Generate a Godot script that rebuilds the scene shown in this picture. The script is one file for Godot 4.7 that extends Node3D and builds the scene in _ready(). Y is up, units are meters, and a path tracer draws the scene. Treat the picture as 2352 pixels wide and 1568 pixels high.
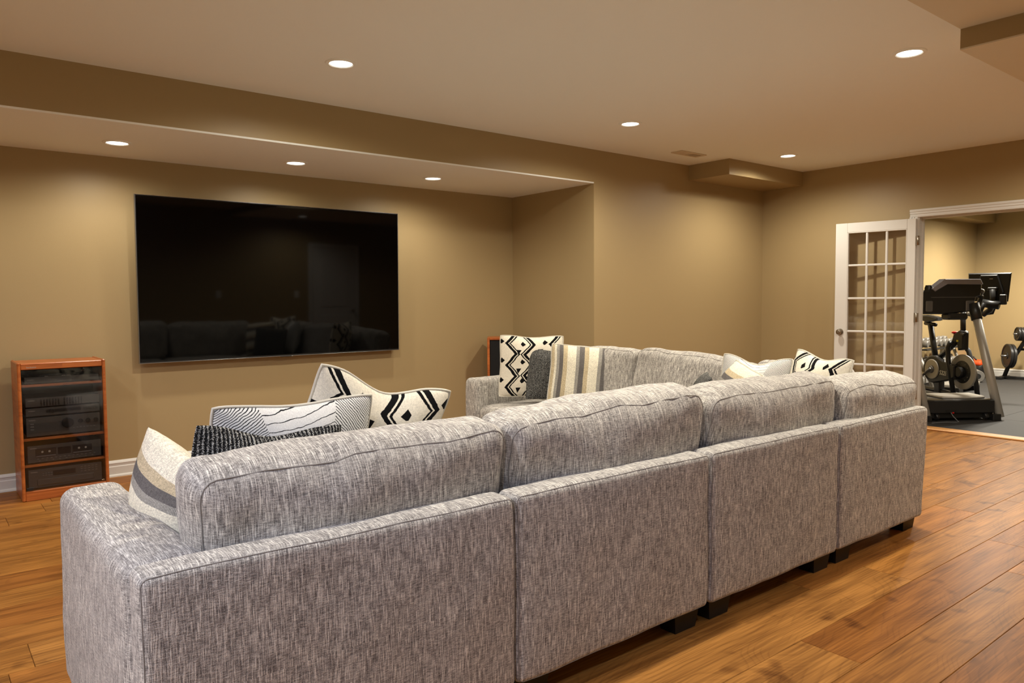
extends Node3D
# Basement media room: sectional sofa seen from behind, wall-mounted television, hi-fi rack, glazed door to a home gym.

const H := 2.6416          # main ceiling
const HS := 2.336          # alcove ceiling
const ZN := -1.1914        # alcove back wall
const XN := -2.707         # alcove side wall
const XW := -10.4          # left end of the room
const ZB := 5.35           # wall behind the camera
const XG := 5.95           # far wall of the gym

var used := {}
var M := {}
var rng := RandomNumberGenerator.new()
var noise := FastNoiseLite.new()
var taper := Vector2.ZERO   # how far a soft block draws in at its foot, left and right

# ------------------------------------------------------------------ helpers
func numbered(n: String) -> String:
	if not used.has(n):
		used[n] = 0
		return n
	used[n] += 1
	return "%s_%03d" % [n, used[n]]

func thing(called: String, label: String, category: String, at := Vector3.ZERO, basis := Basis(), group := "") -> Node3D:
	var o := Node3D.new()
	o.name = numbered(called)
	add_child(o)
	o.transform = Transform3D(basis, at)
	tag(o, label, category, group)
	return o

func tag(o: Node, label: String, category: String, group := "") -> void:
	if label != "": o.set_meta("label", label)
	if category != "": o.set_meta("category", category)
	if group != "": o.set_meta("group", group)

func part(called: String, mesh: Mesh, m: Material, parent: Node3D, xf := Transform3D()) -> MeshInstance3D:
	var o := MeshInstance3D.new()
	o.name = called
	o.mesh = mesh
	o.material_override = m
	o.transform = xf
	parent.add_child(o, true)
	return o

func struct(called: String, mesh: Mesh, m: Material, xf := Transform3D()) -> MeshInstance3D:
	var o := MeshInstance3D.new()
	o.name = numbered(called)
	o.mesh = mesh
	o.material_override = m
	o.transform = xf
	o.set_meta("kind", "structure")
	add_child(o)
	return o

func ns(smooth := false) -> SurfaceTool:
	var st := SurfaceTool.new()
	st.begin(Mesh.PRIMITIVE_TRIANGLES)
	st.set_smooth_group(0 if smooth else -1)
	return st

func fin(st: SurfaceTool) -> ArrayMesh:
	st.generate_normals()
	return st.commit()

func tri(st: SurfaceTool, a: Vector3, b: Vector3, c: Vector3, out: Vector3, ua := Vector2.ZERO, ub := Vector2.ZERO, uc := Vector2.ZERO) -> void:
	# front faces run clockwise: swap when the right-hand normal points along «out»
	if (b - a).cross(c - a).dot(out) > 0.0:
		st.set_uv(ua); st.add_vertex(a); st.set_uv(uc); st.add_vertex(c); st.set_uv(ub); st.add_vertex(b)
	else:
		st.set_uv(ua); st.add_vertex(a); st.set_uv(ub); st.add_vertex(b); st.set_uv(uc); st.add_vertex(c)

func quad(st: SurfaceTool, a: Vector3, b: Vector3, c: Vector3, d: Vector3, out: Vector3, ua := Vector2(0, 1), ub := Vector2(1, 1), uc := Vector2(1, 0), ud := Vector2(0, 0)) -> void:
	tri(st, a, b, c, out, ua, ub, uc)
	tri(st, a, c, d, out, ua, uc, ud)

func bx(st: SurfaceTool, c: Vector3, s: Vector3, b := 0.0, xf := Transform3D()) -> void:
	var h := s * 0.5
	b = minf(b, minf(h.x, minf(h.y, h.z)) * 0.98)
	var p := func(ax: int, sg: Vector3) -> Vector3:
		var v := Vector3.ZERO
		for k in 3: v[k] = sg[k] * (h[k] if k == ax else h[k] - b)
		return xf * (c + v)
	for ax in 3:
		var i := (ax + 1) % 3
		var j := (ax + 2) % 3
		for s1: float in [-1.0, 1.0]:
			var cs: Array[Vector3] = []
			var us: Array[Vector2] = []
			for q: Vector2 in [Vector2(-1, -1), Vector2(1, -1), Vector2(1, 1), Vector2(-1, 1)]:
				var sg := Vector3.ZERO
				sg[ax] = s1; sg[i] = q.x; sg[j] = q.y
				cs.append(p.call(ax, sg))
				us.append(Vector2(q.x * h[i], q.y * h[j]))
			var o := Vector3.ZERO
			o[ax] = s1
			quad(st, cs[0], cs[1], cs[2], cs[3], xf.basis * o, us[0], us[1], us[2], us[3])
	if b <= 0.0: return
	for ax in 3:
		var i := (ax + 1) % 3
		var j := (ax + 2) % 3
		for si: float in [-1.0, 1.0]:
			for sj: float in [-1.0, 1.0]:
				var lo := Vector3.ZERO
				lo[i] = si; lo[j] = sj; lo[ax] = -1.0
				var hi := lo
				hi[ax] = 1.0
				var o := Vector3.ZERO
				o[i] = si; o[j] = sj
				quad(st, p.call(i, lo), p.call(i, hi), p.call(j, hi), p.call(j, lo), xf.basis * o)
	for sx: float in [-1.0, 1.0]:
		for sy: float in [-1.0, 1.0]:
			for sz: float in [-1.0, 1.0]:
				var sg := Vector3(sx, sy, sz)
				tri(st, p.call(0, sg), p.call(1, sg), p.call(2, sg), xf.basis * sg)

func box(c: Vector3, s: Vector3, b := 0.0) -> ArrayMesh:
	var st := ns()
	bx(st, c, s, b)
	return fin(st)

func span(x0: float, x1: float, y0: float, y1: float, z0: float, z1: float, b := 0.0) -> ArrayMesh:
	return box(Vector3(x0 + x1, y0 + y1, z0 + z1) * 0.5, Vector3(x1 - x0, y1 - y0, z1 - z0), b)

func bspan(st: SurfaceTool, x0: float, x1: float, y0: float, y1: float, z0: float, z1: float, b := 0.0) -> void:
	bx(st, Vector3(x0 + x1, y0 + y1, z0 + z1) * 0.5, Vector3(x1 - x0, y1 - y0, z1 - z0), b)

# a tube along points; radii may vary
func tube(st: SurfaceTool, pts: Array, r0: float, n := 8, closed := false, r1 := -1.0, flat := 1.0) -> void:
	var np := pts.size()
	if r1 < 0.0: r1 = r0
	var rings := []
	var up := Vector3.UP
	var t0: Vector3 = (pts[1] - pts[0]).normalized()
	if absf(t0.dot(up)) > 0.9: up = Vector3.RIGHT
	var side := t0.cross(up).normalized()
	for k in np:
		var prev: Vector3 = pts[(k - 1 + np) % np] if closed or k > 0 else pts[k]
		var next: Vector3 = pts[(k + 1) % np] if closed or k < np - 1 else pts[k]
		var t := (next - prev).normalized()
		side = (side - t * side.dot(t)).normalized()
		var u := side.cross(t).normalized()
		var rr := lerpf(r0, r1, float(k) / maxf(1.0, np - 1))
		var ring := []
		for a in n:
			var an := TAU * a / n
			ring.append(pts[k] + side * cos(an) * rr + u * sin(an) * rr * flat)
		rings.append(ring)
	var total := np if closed else np - 1
	for k in total:
		var A: Array = rings[k]
		var B: Array = rings[(k + 1) % np]
		for a in n:
			var b := (a + 1) % n
			var mid: Vector3 = (A[a] + A[b]) * 0.5 - pts[k]
			quad(st, A[a], A[b], B[b], B[a], mid, Vector2(float(a) / n, k), Vector2(float(a + 1) / n, k), Vector2(float(a + 1) / n, k + 1), Vector2(float(a) / n, k + 1))
	if not closed:
		for e in [0, np - 1]:
			var R: Array = rings[e]
			var o: Vector3 = (pts[0] - pts[1]) if e == 0 else (pts[np - 1] - pts[np - 2])
			for a in n: tri(st, pts[e], R[a], R[(a + 1) % n], o)

# profile (radius, height) turned round the y axis of xf; edges sharper than 35 degrees stay sharp
func lathe(st: SurfaceTool, prof: Array, n := 24, xf := Transform3D()) -> void:
	var sg := 1
	for k in prof.size() - 1:
		var a: Vector2 = prof[k]
		var b: Vector2 = prof[k + 1]
		if k > 0:
			var d0: Vector2 = (a - prof[k - 1]).normalized()
			if d0.dot((b - a).normalized()) < 0.82: sg += 1
		st.set_smooth_group(sg)
		var nrm := Vector2(b.y - a.y, -(b.x - a.x))
		for i in n:
			var t0 := TAU * i / n
			var t1 := TAU * (i + 1) / n
			if i == n - 1: t1 = 0.0
			var c0 := Vector3(cos(t0), 0, sin(t0))
			var c1 := Vector3(cos(t1), 0, sin(t1))
			var o := xf.basis * ((c0 + c1) * nrm.x + Vector3.UP * nrm.y * 2.0)
			var p0 := xf * (c0 * a.x + Vector3.UP * a.y)
			var p1 := xf * (c1 * a.x + Vector3.UP * a.y)
			var p2 := xf * (c1 * b.x + Vector3.UP * b.y)
			var p3 := xf * (c0 * b.x + Vector3.UP * b.y)
			if a.x < 1e-6: tri(st, p0, p2, p3, o)
			elif b.x < 1e-6: tri(st, p0, p1, p2, o)
			else: quad(st, p0, p1, p2, p3, o)

func lathed(prof: Array, n := 24, xf := Transform3D()) -> ArrayMesh:
	var st := ns(true)
	lathe(st, prof, n, xf)
	return fin(st)

func tubed(pts: Array, r: float, n := 8, closed := false, r1 := -1.0, flat := 1.0) -> ArrayMesh:
	var st := ns(true)
	tube(st, pts, r, n, closed, r1, flat)
	return fin(st)

# outline in xy of xf, thickness d along its z (centred), chamfer b
func prism(st: SurfaceTool, poly: PackedVector2Array, d: float, xf := Transform3D(), b := 0.0) -> void:
	if not Geometry2D.is_polygon_clockwise(poly): pass
	else:
		var r := PackedVector2Array()
		for i in range(poly.size() - 1, -1, -1): r.append(poly[i])
		poly = r
	var inner := poly
	if b > 0.0:
		var o := Geometry2D.offset_polygon(poly, -b, Geometry2D.JOIN_MITER)
		if o.size() == 1 and o[0].size() == poly.size():
			# line the start up with the outline
			var best := 0
			for i in o[0].size():
				if o[0][i].distance_to(poly[0]) < o[0][best].distance_to(poly[0]): best = i
			inner = PackedVector2Array()
			for i in o[0].size(): inner.append(o[0][(best + i) % o[0].size()])
		else: b = 0.0
	var h := d * 0.5
	var tris := Geometry2D.triangulate_polygon(inner)
	for s: float in [-1.0, 1.0]:
		for t in range(0, tris.size(), 3):
			var v := []
			for k in 3: v.append(xf * Vector3(inner[tris[t + k]].x, inner[tris[t + k]].y, s * h))
			tri(st, v[0], v[1], v[2], xf.basis * Vector3(0, 0, s), inner[tris[t]], inner[tris[t + 1]], inner[tris[t + 2]])
	var n := poly.size()
	for i in n:
		var j := (i + 1) % n
		var e := poly[j] - poly[i]
		var o := xf.basis * Vector3(e.y, -e.x, 0)
		quad(st, xf * Vector3(poly[i].x, poly[i].y, -h + b), xf * Vector3(poly[j].x, poly[j].y, -h + b), xf * Vector3(poly[j].x, poly[j].y, h - b), xf * Vector3(poly[i].x, poly[i].y, h - b), o)
		if b > 0.0:
			for s: float in [-1.0, 1.0]:
				quad(st, xf * Vector3(poly[i].x, poly[i].y, s * (h - b)), xf * Vector3(poly[j].x, poly[j].y, s * (h - b)), xf * Vector3(inner[j].x, inner[j].y, s * h), xf * Vector3(inner[i].x, inner[i].y, s * h), o.normalized() + (xf.basis * Vector3(0, 0, s)).normalized())

func prismed(poly: PackedVector2Array, d: float, xf := Transform3D(), b := 0.0) -> ArrayMesh:
	var st := ns()
	prism(st, poly, d, xf, b)
	return fin(st)

# moulding: cross-section (out from the wall, up) run along a straight line
func moulding(st: SurfaceTool, prof: Array, a: Vector3, b: Vector3, out: Vector3, up: Vector3) -> void:
	for k in prof.size():
		var p: Vector2 = prof[k]
		var q: Vector2 = prof[(k + 1) % prof.size()]
		var e := q - p
		var o := out * e.y - up * e.x
		quad(st, a + out * p.x + up * p.y, b + out * p.x + up * p.y, b + out * q.x + up * q.y, a + out * q.x + up * q.y, o)
	for s in [a, b]:
		for k in range(1, prof.size() - 1):
			tri(st, s + out * prof[0].x + up * prof[0].y, s + out * prof[k].x + up * prof[k].y, s + out * prof[k + 1].x + up * prof[k + 1].y, (a - b) if s == a else (b - a))

# soft rounded block: h half size, r edge radius, crown swell per axis, lumps from noise
func soft_shape(p: Vector3, h: Vector3, r: float, crown: Vector3, amp: float, seed_at: Vector3) -> Vector3:
	var f := Vector3(p.x / h.x, p.y / h.y, p.z / h.z)
	var q := p
	q.z += signf(p.z) * crown.z * (1.0 - f.x * f.x) * (1.0 - f.y * f.y) * minf(1.0, absf(f.z) * 1.4)
	q.y += signf(p.y) * crown.y * (1.0 - f.x * f.x) * (1.0 - f.z * f.z * 0.6) * absf(f.y)
	q.x += signf(p.x) * crown.x * (1.0 - f.y * f.y) * (1.0 - f.z * f.z * 0.6) * absf(f.x)
	var low := 0.5 - 0.5 * f.y
	q.x += (taper.x * (0.5 - 0.5 * f.x) - taper.y * (0.5 + 0.5 * f.x)) * low
	if amp > 0.0:
		var s := p + seed_at
		var d := Vector3(noise.get_noise_3dv(s * 300.0), noise.get_noise_3dv(s * 300.0 + Vector3(91, 17, 5)), noise.get_noise_3dv(s * 300.0 + Vector3(7, 51, 133)))
		q += d * amp * 2.2
		# creases that run in from the corners
		var c := absf(f.x) * absf(f.y)
		q += Vector3(0, 0, signf(p.z)) * noise.get_noise_3dv(Vector3(s.x * 900.0 + s.y * 500.0, s.y * 150.0, 3.0)) * amp * 1.6 * c
	return q

func soft_box(h: Vector3, r: float, crown: Vector3, amp: float, seed_at: Vector3, res := 18) -> ArrayMesh:
	var st := ns(true)
	var inner := h - Vector3.ONE * r
	for ax in 3:
		var i := (ax + 1) % 3
		var j := (ax + 2) % 3
		for s: float in [-1.0, 1.0]:
			var ni := clampi(int(h[i] * 2.0 * res) + 8, 8, 34)
			var nj := clampi(int(h[j] * 2.0 * res) + 8, 8, 34)
			var g := []
			for a in ni + 1:
				var row := []
				for b in nj + 1:
					var q := Vector3.ZERO
					q[ax] = s * h[ax]
					q[i] = grid_at(a, ni, h[i], r)
					q[j] = grid_at(b, nj, h[j], r)
					var c := q.clamp(-inner, inner)
					row.append(soft_shape(c + (q - c).normalized() * r, h, r, crown, amp, seed_at))
				g.append(row)
			var o := Vector3.ZERO
			o[ax] = s
			for a in ni:
				for b in nj:
					quad(st, g[a][b], g[a + 1][b], g[a + 1][b + 1], g[a][b + 1], o)
	return fin(st)

# grid lines that crowd into the rounded edges
func grid_at(k: int, n: int, h: float, r: float) -> float:
	var e := 3
	if k <= e: return -h + r * (float(k) / e) * 1.0
	if k >= n - e: return h - r * (float(n - k) / e)
	return lerpf(-h + r, h - r, float(k - e) / (n - 2 * e))

# raised welt along the front or back edge of a soft block
func welt(h: Vector3, r: float, crown: Vector3, amp: float, seed_at: Vector3, side: float, rad: float) -> ArrayMesh:
	var pts := []
	var inner := h - Vector3.ONE * r
	var corners := [Vector2(1, 1), Vector2(-1, 1), Vector2(-1, -1), Vector2(1, -1)]
	for k in 4:
		var c: Vector2 = corners[k]
		for a in 5:
			var an := PI * 0.5 * k + PI * 0.5 * a / 4.0
			var dir := Vector3(cos(an) * 0.707, sin(an) * 0.707, side * 0.707)
			pts.append(soft_shape(Vector3(inner.x * c.x, inner.y * c.y, inner.z * side) + dir * (r + rad * 0.2), h, r, crown, amp, seed_at))
		var nx: Vector2 = corners[(k + 1) % 4]
		var an2 := PI * 0.5 * (k + 1)
		var steps := 14
		for a in range(1, steps):
			var m := c.lerp(nx, float(a) / steps)
			var dir2 := Vector3(cos(an2) * 0.707, sin(an2) * 0.707, side * 0.707)
			pts.append(soft_shape(Vector3(inner.x * m.x, inner.y * m.y, inner.z * side) + dir2 * (r + rad * 0.2), h, r, crown, amp, seed_at))
	return tubed(pts, rad, 6, true)

# throw pillow standing on its lower edge, front towards +z
func pillow_at(u: float, v: float, w: float, hh: float, t: float, chop: float, s: float, seed_at: Vector3) -> Vector3:
	var x := u * w * 0.5 * (1.0 - 0.05 * (1.0 - v * v))
	var y := v * hh * 0.5 * (1.0 - 0.05 * (1.0 - u * u))
	var pu := pow(maxf(0.0, 1.0 - pow(absf(u), 2.4)), 0.62)
	var pv := pow(maxf(0.0, 1.0 - pow(absf(v), 2.4)), 0.62)
	var z := s * t * 0.5 * pu * pv
	var cr := 1.0 - 0.04 * pow(absf(u * v), 5.0)
	x *= cr
	y *= cr
	if chop > 0.0:
		var k := exp(-pow(u / 0.5, 2.0)) * smoothstep(0.0, 1.0, v)
		y -= chop * k
		z *= 1.0 + 0.25 * k
	var q := Vector3(x, y + hh * 0.5, z)
	var e := q * 260.0 + seed_at
	q.z += noise.get_noise_3dv(e) * 0.02 * pu * pv
	q.x += noise.get_noise_3dv(e + Vector3(40, 9, 0)) * 0.006
	q.y += noise.get_noise_3dv(e + Vector3(3, 70, 21)) * 0.006
	return q

func pillow_mesh(w: float, hh: float, t: float, chop: float, seed_at: Vector3, turned := false) -> ArrayMesh:
	var st := ns(true)
	var n := 26
	for s: float in [-1.0, 1.0]:
		var g := []
		for a in n + 1:
			var row := []
			for b in n + 1:
				var u := sin((float(a) / n - 0.5) * PI)
				var v := sin((float(b) / n - 0.5) * PI)
				u = lerpf(u, (float(a) / n - 0.5) * 2.0, 0.4)
				v = lerpf(v, (float(b) / n - 0.5) * 2.0, 0.4)
				row.append([pillow_at(u, v, w, hh, t, chop, s, seed_at), Vector2(0.5 + v * 0.5, u * 0.5 + 0.5) if turned else Vector2(u * 0.5 + 0.5, 0.5 - v * 0.5)])
			g.append(row)
		for a in n:
			for b in n:
				var A: Array = g[a][b]
				var B: Array = g[a + 1][b]
				var C: Array = g[a + 1][b + 1]
				var D: Array = g[a][b + 1]
				quad(st, A[0], B[0], C[0], D[0], Vector3(0, 0, s), A[1], B[1], C[1], D[1])
	return fin(st)

func pillow(called: String, label: String, group: String, m: Material, trim: Material, w: float, hh: float, t: float, chop: float, at: Vector3, yaw: float, lean: float, roll: float, rad := 0.005, turned := false) -> void:
	var b := Basis(Vector3.UP, deg_to_rad(yaw)) * Basis(Vector3.RIGHT, deg_to_rad(-lean)) * Basis(Vector3.BACK, deg_to_rad(roll))
	var o := thing(called, label, "pillow", at, b, group)
	var sd := at * 50.0
	part("cover", pillow_mesh(w, hh, t, chop, sd, turned), m, o)
	if rad > 0.0:
		var pts := []
		for k in 96:
			var q := k / 24
			var f := (k % 24) / 24.0 * 2.0 - 1.0
			var uv: Vector2 = [Vector2(f, -1), Vector2(1, f), Vector2(-f, 1), Vector2(-1, -f)][q]
			pts.append(pillow_at(uv.x, uv.y, w, hh, t, chop, 1.0, sd))
		part("piping", tubed(pts, rad, 6, true), trim, o)

func lettering(text: String, size: float, depth: float, m: Material, parent: Node3D, xf: Transform3D, bold := false, serif := false) -> void:
	var t := TextMesh.new()
	var f := SystemFont.new()
	f.font_names = PackedStringArray(["Droid Serif" if serif else "Droid Sans"])
	if bold: f.font_weight = 700
	t.font = f
	t.text = text
	t.font_size = 32
	t.pixel_size = size / 32.0
	t.depth = depth
	part("lettering", t, m, parent, xf)

# ------------------------------------------------------------------ textures
func tex(im: Image) -> ImageTexture:
	return ImageTexture.create_from_image(im)

func random_bytes(w: int, h: int) -> Image:
	var d := PackedByteArray()
	d.resize(w * h)
	for i in w * h: d[i] = rng.randi() & 255
	return Image.create_from_data(w, h, false, Image.FORMAT_L8, d)

func stretched(w: int, h: int, n: int, n2: int = 0) -> PackedByteArray:
	var im := random_bytes(w, h)
	im.resize(n, n2 if n2 > 0 else n, Image.INTERPOLATE_CUBIC)
	return im.get_data()

func fabric_texture(n: int) -> ImageTexture:
	var a := stretched(n * 3 / 4, n / 22, n)          # warp slubs
	var b := stretched(n / 10, n * 3 / 4, n)          # weft slubs
	var a2 := stretched(n / 5, n / 70, n)
	var c := random_bytes(n, n).get_data()
	var cl := stretched(n / 40, n / 40, n)
	var out := PackedByteArray()
	out.resize(n * n * 3)
	var lut := PackedByteArray()
	lut.resize(256 * 3)
	var dark := Color(0.36, 0.345, 0.33)
	var mid := Color(0.63, 0.61, 0.58)
	var light := Color(0.90, 0.88, 0.83)
	for i in 256:
		var t := clampf((i - 128) / 74.0 * 0.5 + 0.5, 0.0, 1.0)
		var col := dark.lerp(mid, smoothstep(0.0, 0.5, t)) if t < 0.5 else mid.lerp(light, (t - 0.5) * 2.0)
		lut[i * 3] = int(col.r * 255); lut[i * 3 + 1] = int(col.g * 255); lut[i * 3 + 2] = int(col.b * 255)
	var k := 0
	for i in n * n:
		var v := mini(255, (a[i] * 40 + b[i] * 30 + a2[i] * 6 + c[i] * 38 + cl[i] * 6) / 120 + maxi(0, a[i] - 168) / 2) * 3
		out[k] = lut[v]
		out[k + 1] = lut[v + 1]
		out[k + 2] = lut[v + 2]
		k += 3
	return tex(Image.create_from_data(n, n, false, Image.FORMAT_RGB8, out))

# four plank strips one above the other, each with its own figure
func wood_texture(w: int, h: int, strips: int, base: Color, dark: Color, ring: float, streak: float) -> ImageTexture:
	var fine := stretched(w / 32, h, w, h)
	var mid := stretched(w / 100, h / 5, w, h)
	var blot := stretched(w / 100, h / 40, w, h)
	var out := PackedByteArray()
	out.resize(w * h * 3)
	var sh := h / strips
	var k := 0
	for y in h:
		var s := y / sh
		var fy := float(y % sh) / sh
		for x in w:
			var n := noise.get_noise_2d(x * 0.55 + s * 4000.0, fy * 75.0)
			var n2 := noise.get_noise_2d(x * 0.16 + s * 900.0, fy * 24.0 + 500.0)
			var r := absf(fy - 0.5 - n2 * 0.35) * 8.0 + n2 * 7.0 + n * 0.5
			r = r - floorf(r)
			var line := smoothstep(0.62, 0.95, r) * (1.0 - smoothstep(0.95, 1.0, r))
			var i := y * w + x
			var v := ring * line + streak * ((fine[i] - 128) * 0.0022 + (mid[i] - 128) * 0.0034) + (blot[i] - 128) * 0.0013 + 0.24
			v += maxf(0.0, n - 0.42) * 1.5
			v = clampf(v, 0.0, 1.0)
			out[k] = int(lerpf(base.r, dark.r, v) * 255)
			out[k + 1] = int(lerpf(base.g, dark.g, v) * 255)
			out[k + 2] = int(lerpf(base.b, dark.b, v) * 255)
			k += 3
	return tex(Image.create_from_data(w, h, false, Image.FORMAT_RGB8, out))

func speckle(im: Image, amount: float) -> void:
	var n := im.get_width()
	var d := im.get_data()
	var r := stretched(n, n / 6, n)
	var r2 := stretched(n / 6, n, n)
	for i in n * n:
		var f := 1.0 + ((r[i] - 128) + (r2[i] - 128)) / 255.0 * amount
		for k in 3: d[i * 3 + k] = clampi(int(d[i * 3 + k] * f), 0, 255)
	im.set_data(n, n, false, Image.FORMAT_RGB8, d)

func stripe_texture() -> ImageTexture:
	var n := 512
	var im := Image.create(n, n, false, Image.FORMAT_RGB8)
	var cream := Color(0.87, 0.84, 0.76)
	var pale := Color(0.66, 0.645, 0.60)
	var dk := Color(0.40, 0.385, 0.375)
	var tan := Color(0.74, 0.68, 0.56)
	im.fill(cream)
	var bands := [[0.0, 0.05, tan], [0.085, 0.125, pale], [0.125, 0.185, dk], [0.185, 0.25, tan], [0.385, 0.435, pale], [0.435, 0.51, dk], [0.51, 0.575, tan], [0.72, 0.775, pale], [0.775, 0.84, dk], [0.84, 0.90, tan]]
	for b in bands:
		im.fill_rect(Rect2i(int(b[0] * n), 0, int((b[1] - b[0]) * n) + 1, n), b[2])
		if b[2] == pale:
			for y in range(0, n, 6): im.fill_rect(Rect2i(int(b[0] * n), y, int((b[1] - b[0]) * n), 2), Color(0.42, 0.41, 0.40))
	speckle(im, 0.22)
	return tex(im)

func zigzag_texture() -> ImageTexture:
	var n := 640
	var ink := Color(0.06, 0.06, 0.065)
	var paper := Color(0.85, 0.82, 0.75)
	var im := Image.create(n, n, false, Image.FORMAT_RGB8)
	im.fill(paper)
	for y in n:
		var v := float(y) / n
		var wob := noise.get_noise_2d(y * 1.7, 31.0) * 0.012
		for c in 3:
			var sgn := 1.0 if c % 2 == 0 else -1.0
			var tt := fposmod(v * 2.8 + 0.12, 1.0)
			var tr := absf(tt - 0.5) * 2.0
			var x0 := 0.16 + c * 0.34 + sgn * (tr - 0.5) * 0.15 + wob
			for b in [[0.0, 0.052], [0.070, 0.024]]:
				var xa: float = x0 + (b[0] if sgn > 0 else -b[0] - b[1])
				im.fill_rect(Rect2i(int(xa * n), y, int(b[1] * n), 1), ink)
	# wedges between the zigzags
	for c in 4:
		for r in 7:
			var cx := -0.01 + c * 0.34 + (0.03 if r % 2 == 0 else -0.035)
			var cy := 0.06 + r * 0.155 + (c % 2) * 0.03
			for y in int(0.085 * n):
				var f := y / (0.085 * n)
				var wd := 0.080 * (1.0 - absf(f - 0.55) / 0.55 if r % 2 == 0 else 1.0 - f)
				im.fill_rect(Rect2i(int((cx - wd * 0.35) * n), int(cy * n) + y, int(wd * n) + 1, 1), ink)
	speckle(im, 0.12)
	return tex(im)

func line_texture() -> ImageTexture:
	var n := 1024
	var ink := Color(0.13, 0.13, 0.135)
	var im := Image.create(n, n, false, Image.FORMAT_RGB8)
	im.fill(Color(0.86, 0.855, 0.835))
	for y in n:
		var v := float(y) / n
		for x in n:
			var u := float(x) / n
			var w := noise.get_noise_2d(x * 0.8, y * 0.8) * 0.008
			var l := 0.34 + 0.25 * (v - 0.3)
			var r := 0.66 - 0.25 * (v - 0.3)
			var d := 0.0
			var p := 0.0135
			if u < l: d = u * 0.85 + (v - 0.2) * 0.62
			elif u > r: d = u * 0.62 - v * 0.80
			else:
				d = v * 0.95 - u * 0.18
				p = 0.048
			var f := fposmod(d + w, p)
			if f < 0.0040: im.set_pixel(x, y, ink)
	speckle(im, 0.10)
	return tex(im)

func boucle_texture() -> ImageTexture:
	var n := 512
	var a := stretched(n / 2, n / 2, n)
	var c := stretched(n * 2 / 3, n * 2 / 3, n)
	var d := PackedByteArray()
	d.resize(n * n * 3)
	for y in n:
		for x in n:
			var rib := 0.5 + 0.5 * cos(x * TAU * 38.0 / n)
			var i := y * n + x
			var v := rib * 0.36 + (a[i] + c[i]) / 510.0 * 0.95 - 0.64
			v = clampf(v * 6.0, 0.0, 1.0)
			var col := Color(0.075, 0.075, 0.08).lerp(Color(0.66, 0.655, 0.63), v)
			d[i * 3] = int(col.r * 255); d[i * 3 + 1] = int(col.g * 255); d[i * 3 + 2] = int(col.b * 255)
	return tex(Image.create_from_data(n, n, false, Image.FORMAT_RGB8, d))

func mat(c: Color, rough := 0.6, metal := 0.0, spec := 0.5) -> StandardMaterial3D:
	var m := StandardMaterial3D.new()
	m.albedo_color = c
	m.roughness = rough
	m.metallic = metal
	m.metallic_specular = spec
	return m

func glow(c: Color, e: float) -> StandardMaterial3D:
	var m := mat(Color(0.9, 0.9, 0.9), 0.5)
	m.emission_enabled = true
	m.emission = c
	m.emission_energy_multiplier = e
	return m

func grained(src: Texture2D, c: Color, scale: Vector3, rough: float, spec := 0.5) -> StandardMaterial3D:
	var m := mat(c, rough, 0.0, spec)
	m.albedo_texture = src
	m.uv1_triplanar = true
	m.uv1_triplanar_sharpness = 8.0
	m.uv1_scale = scale
	return m

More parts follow.
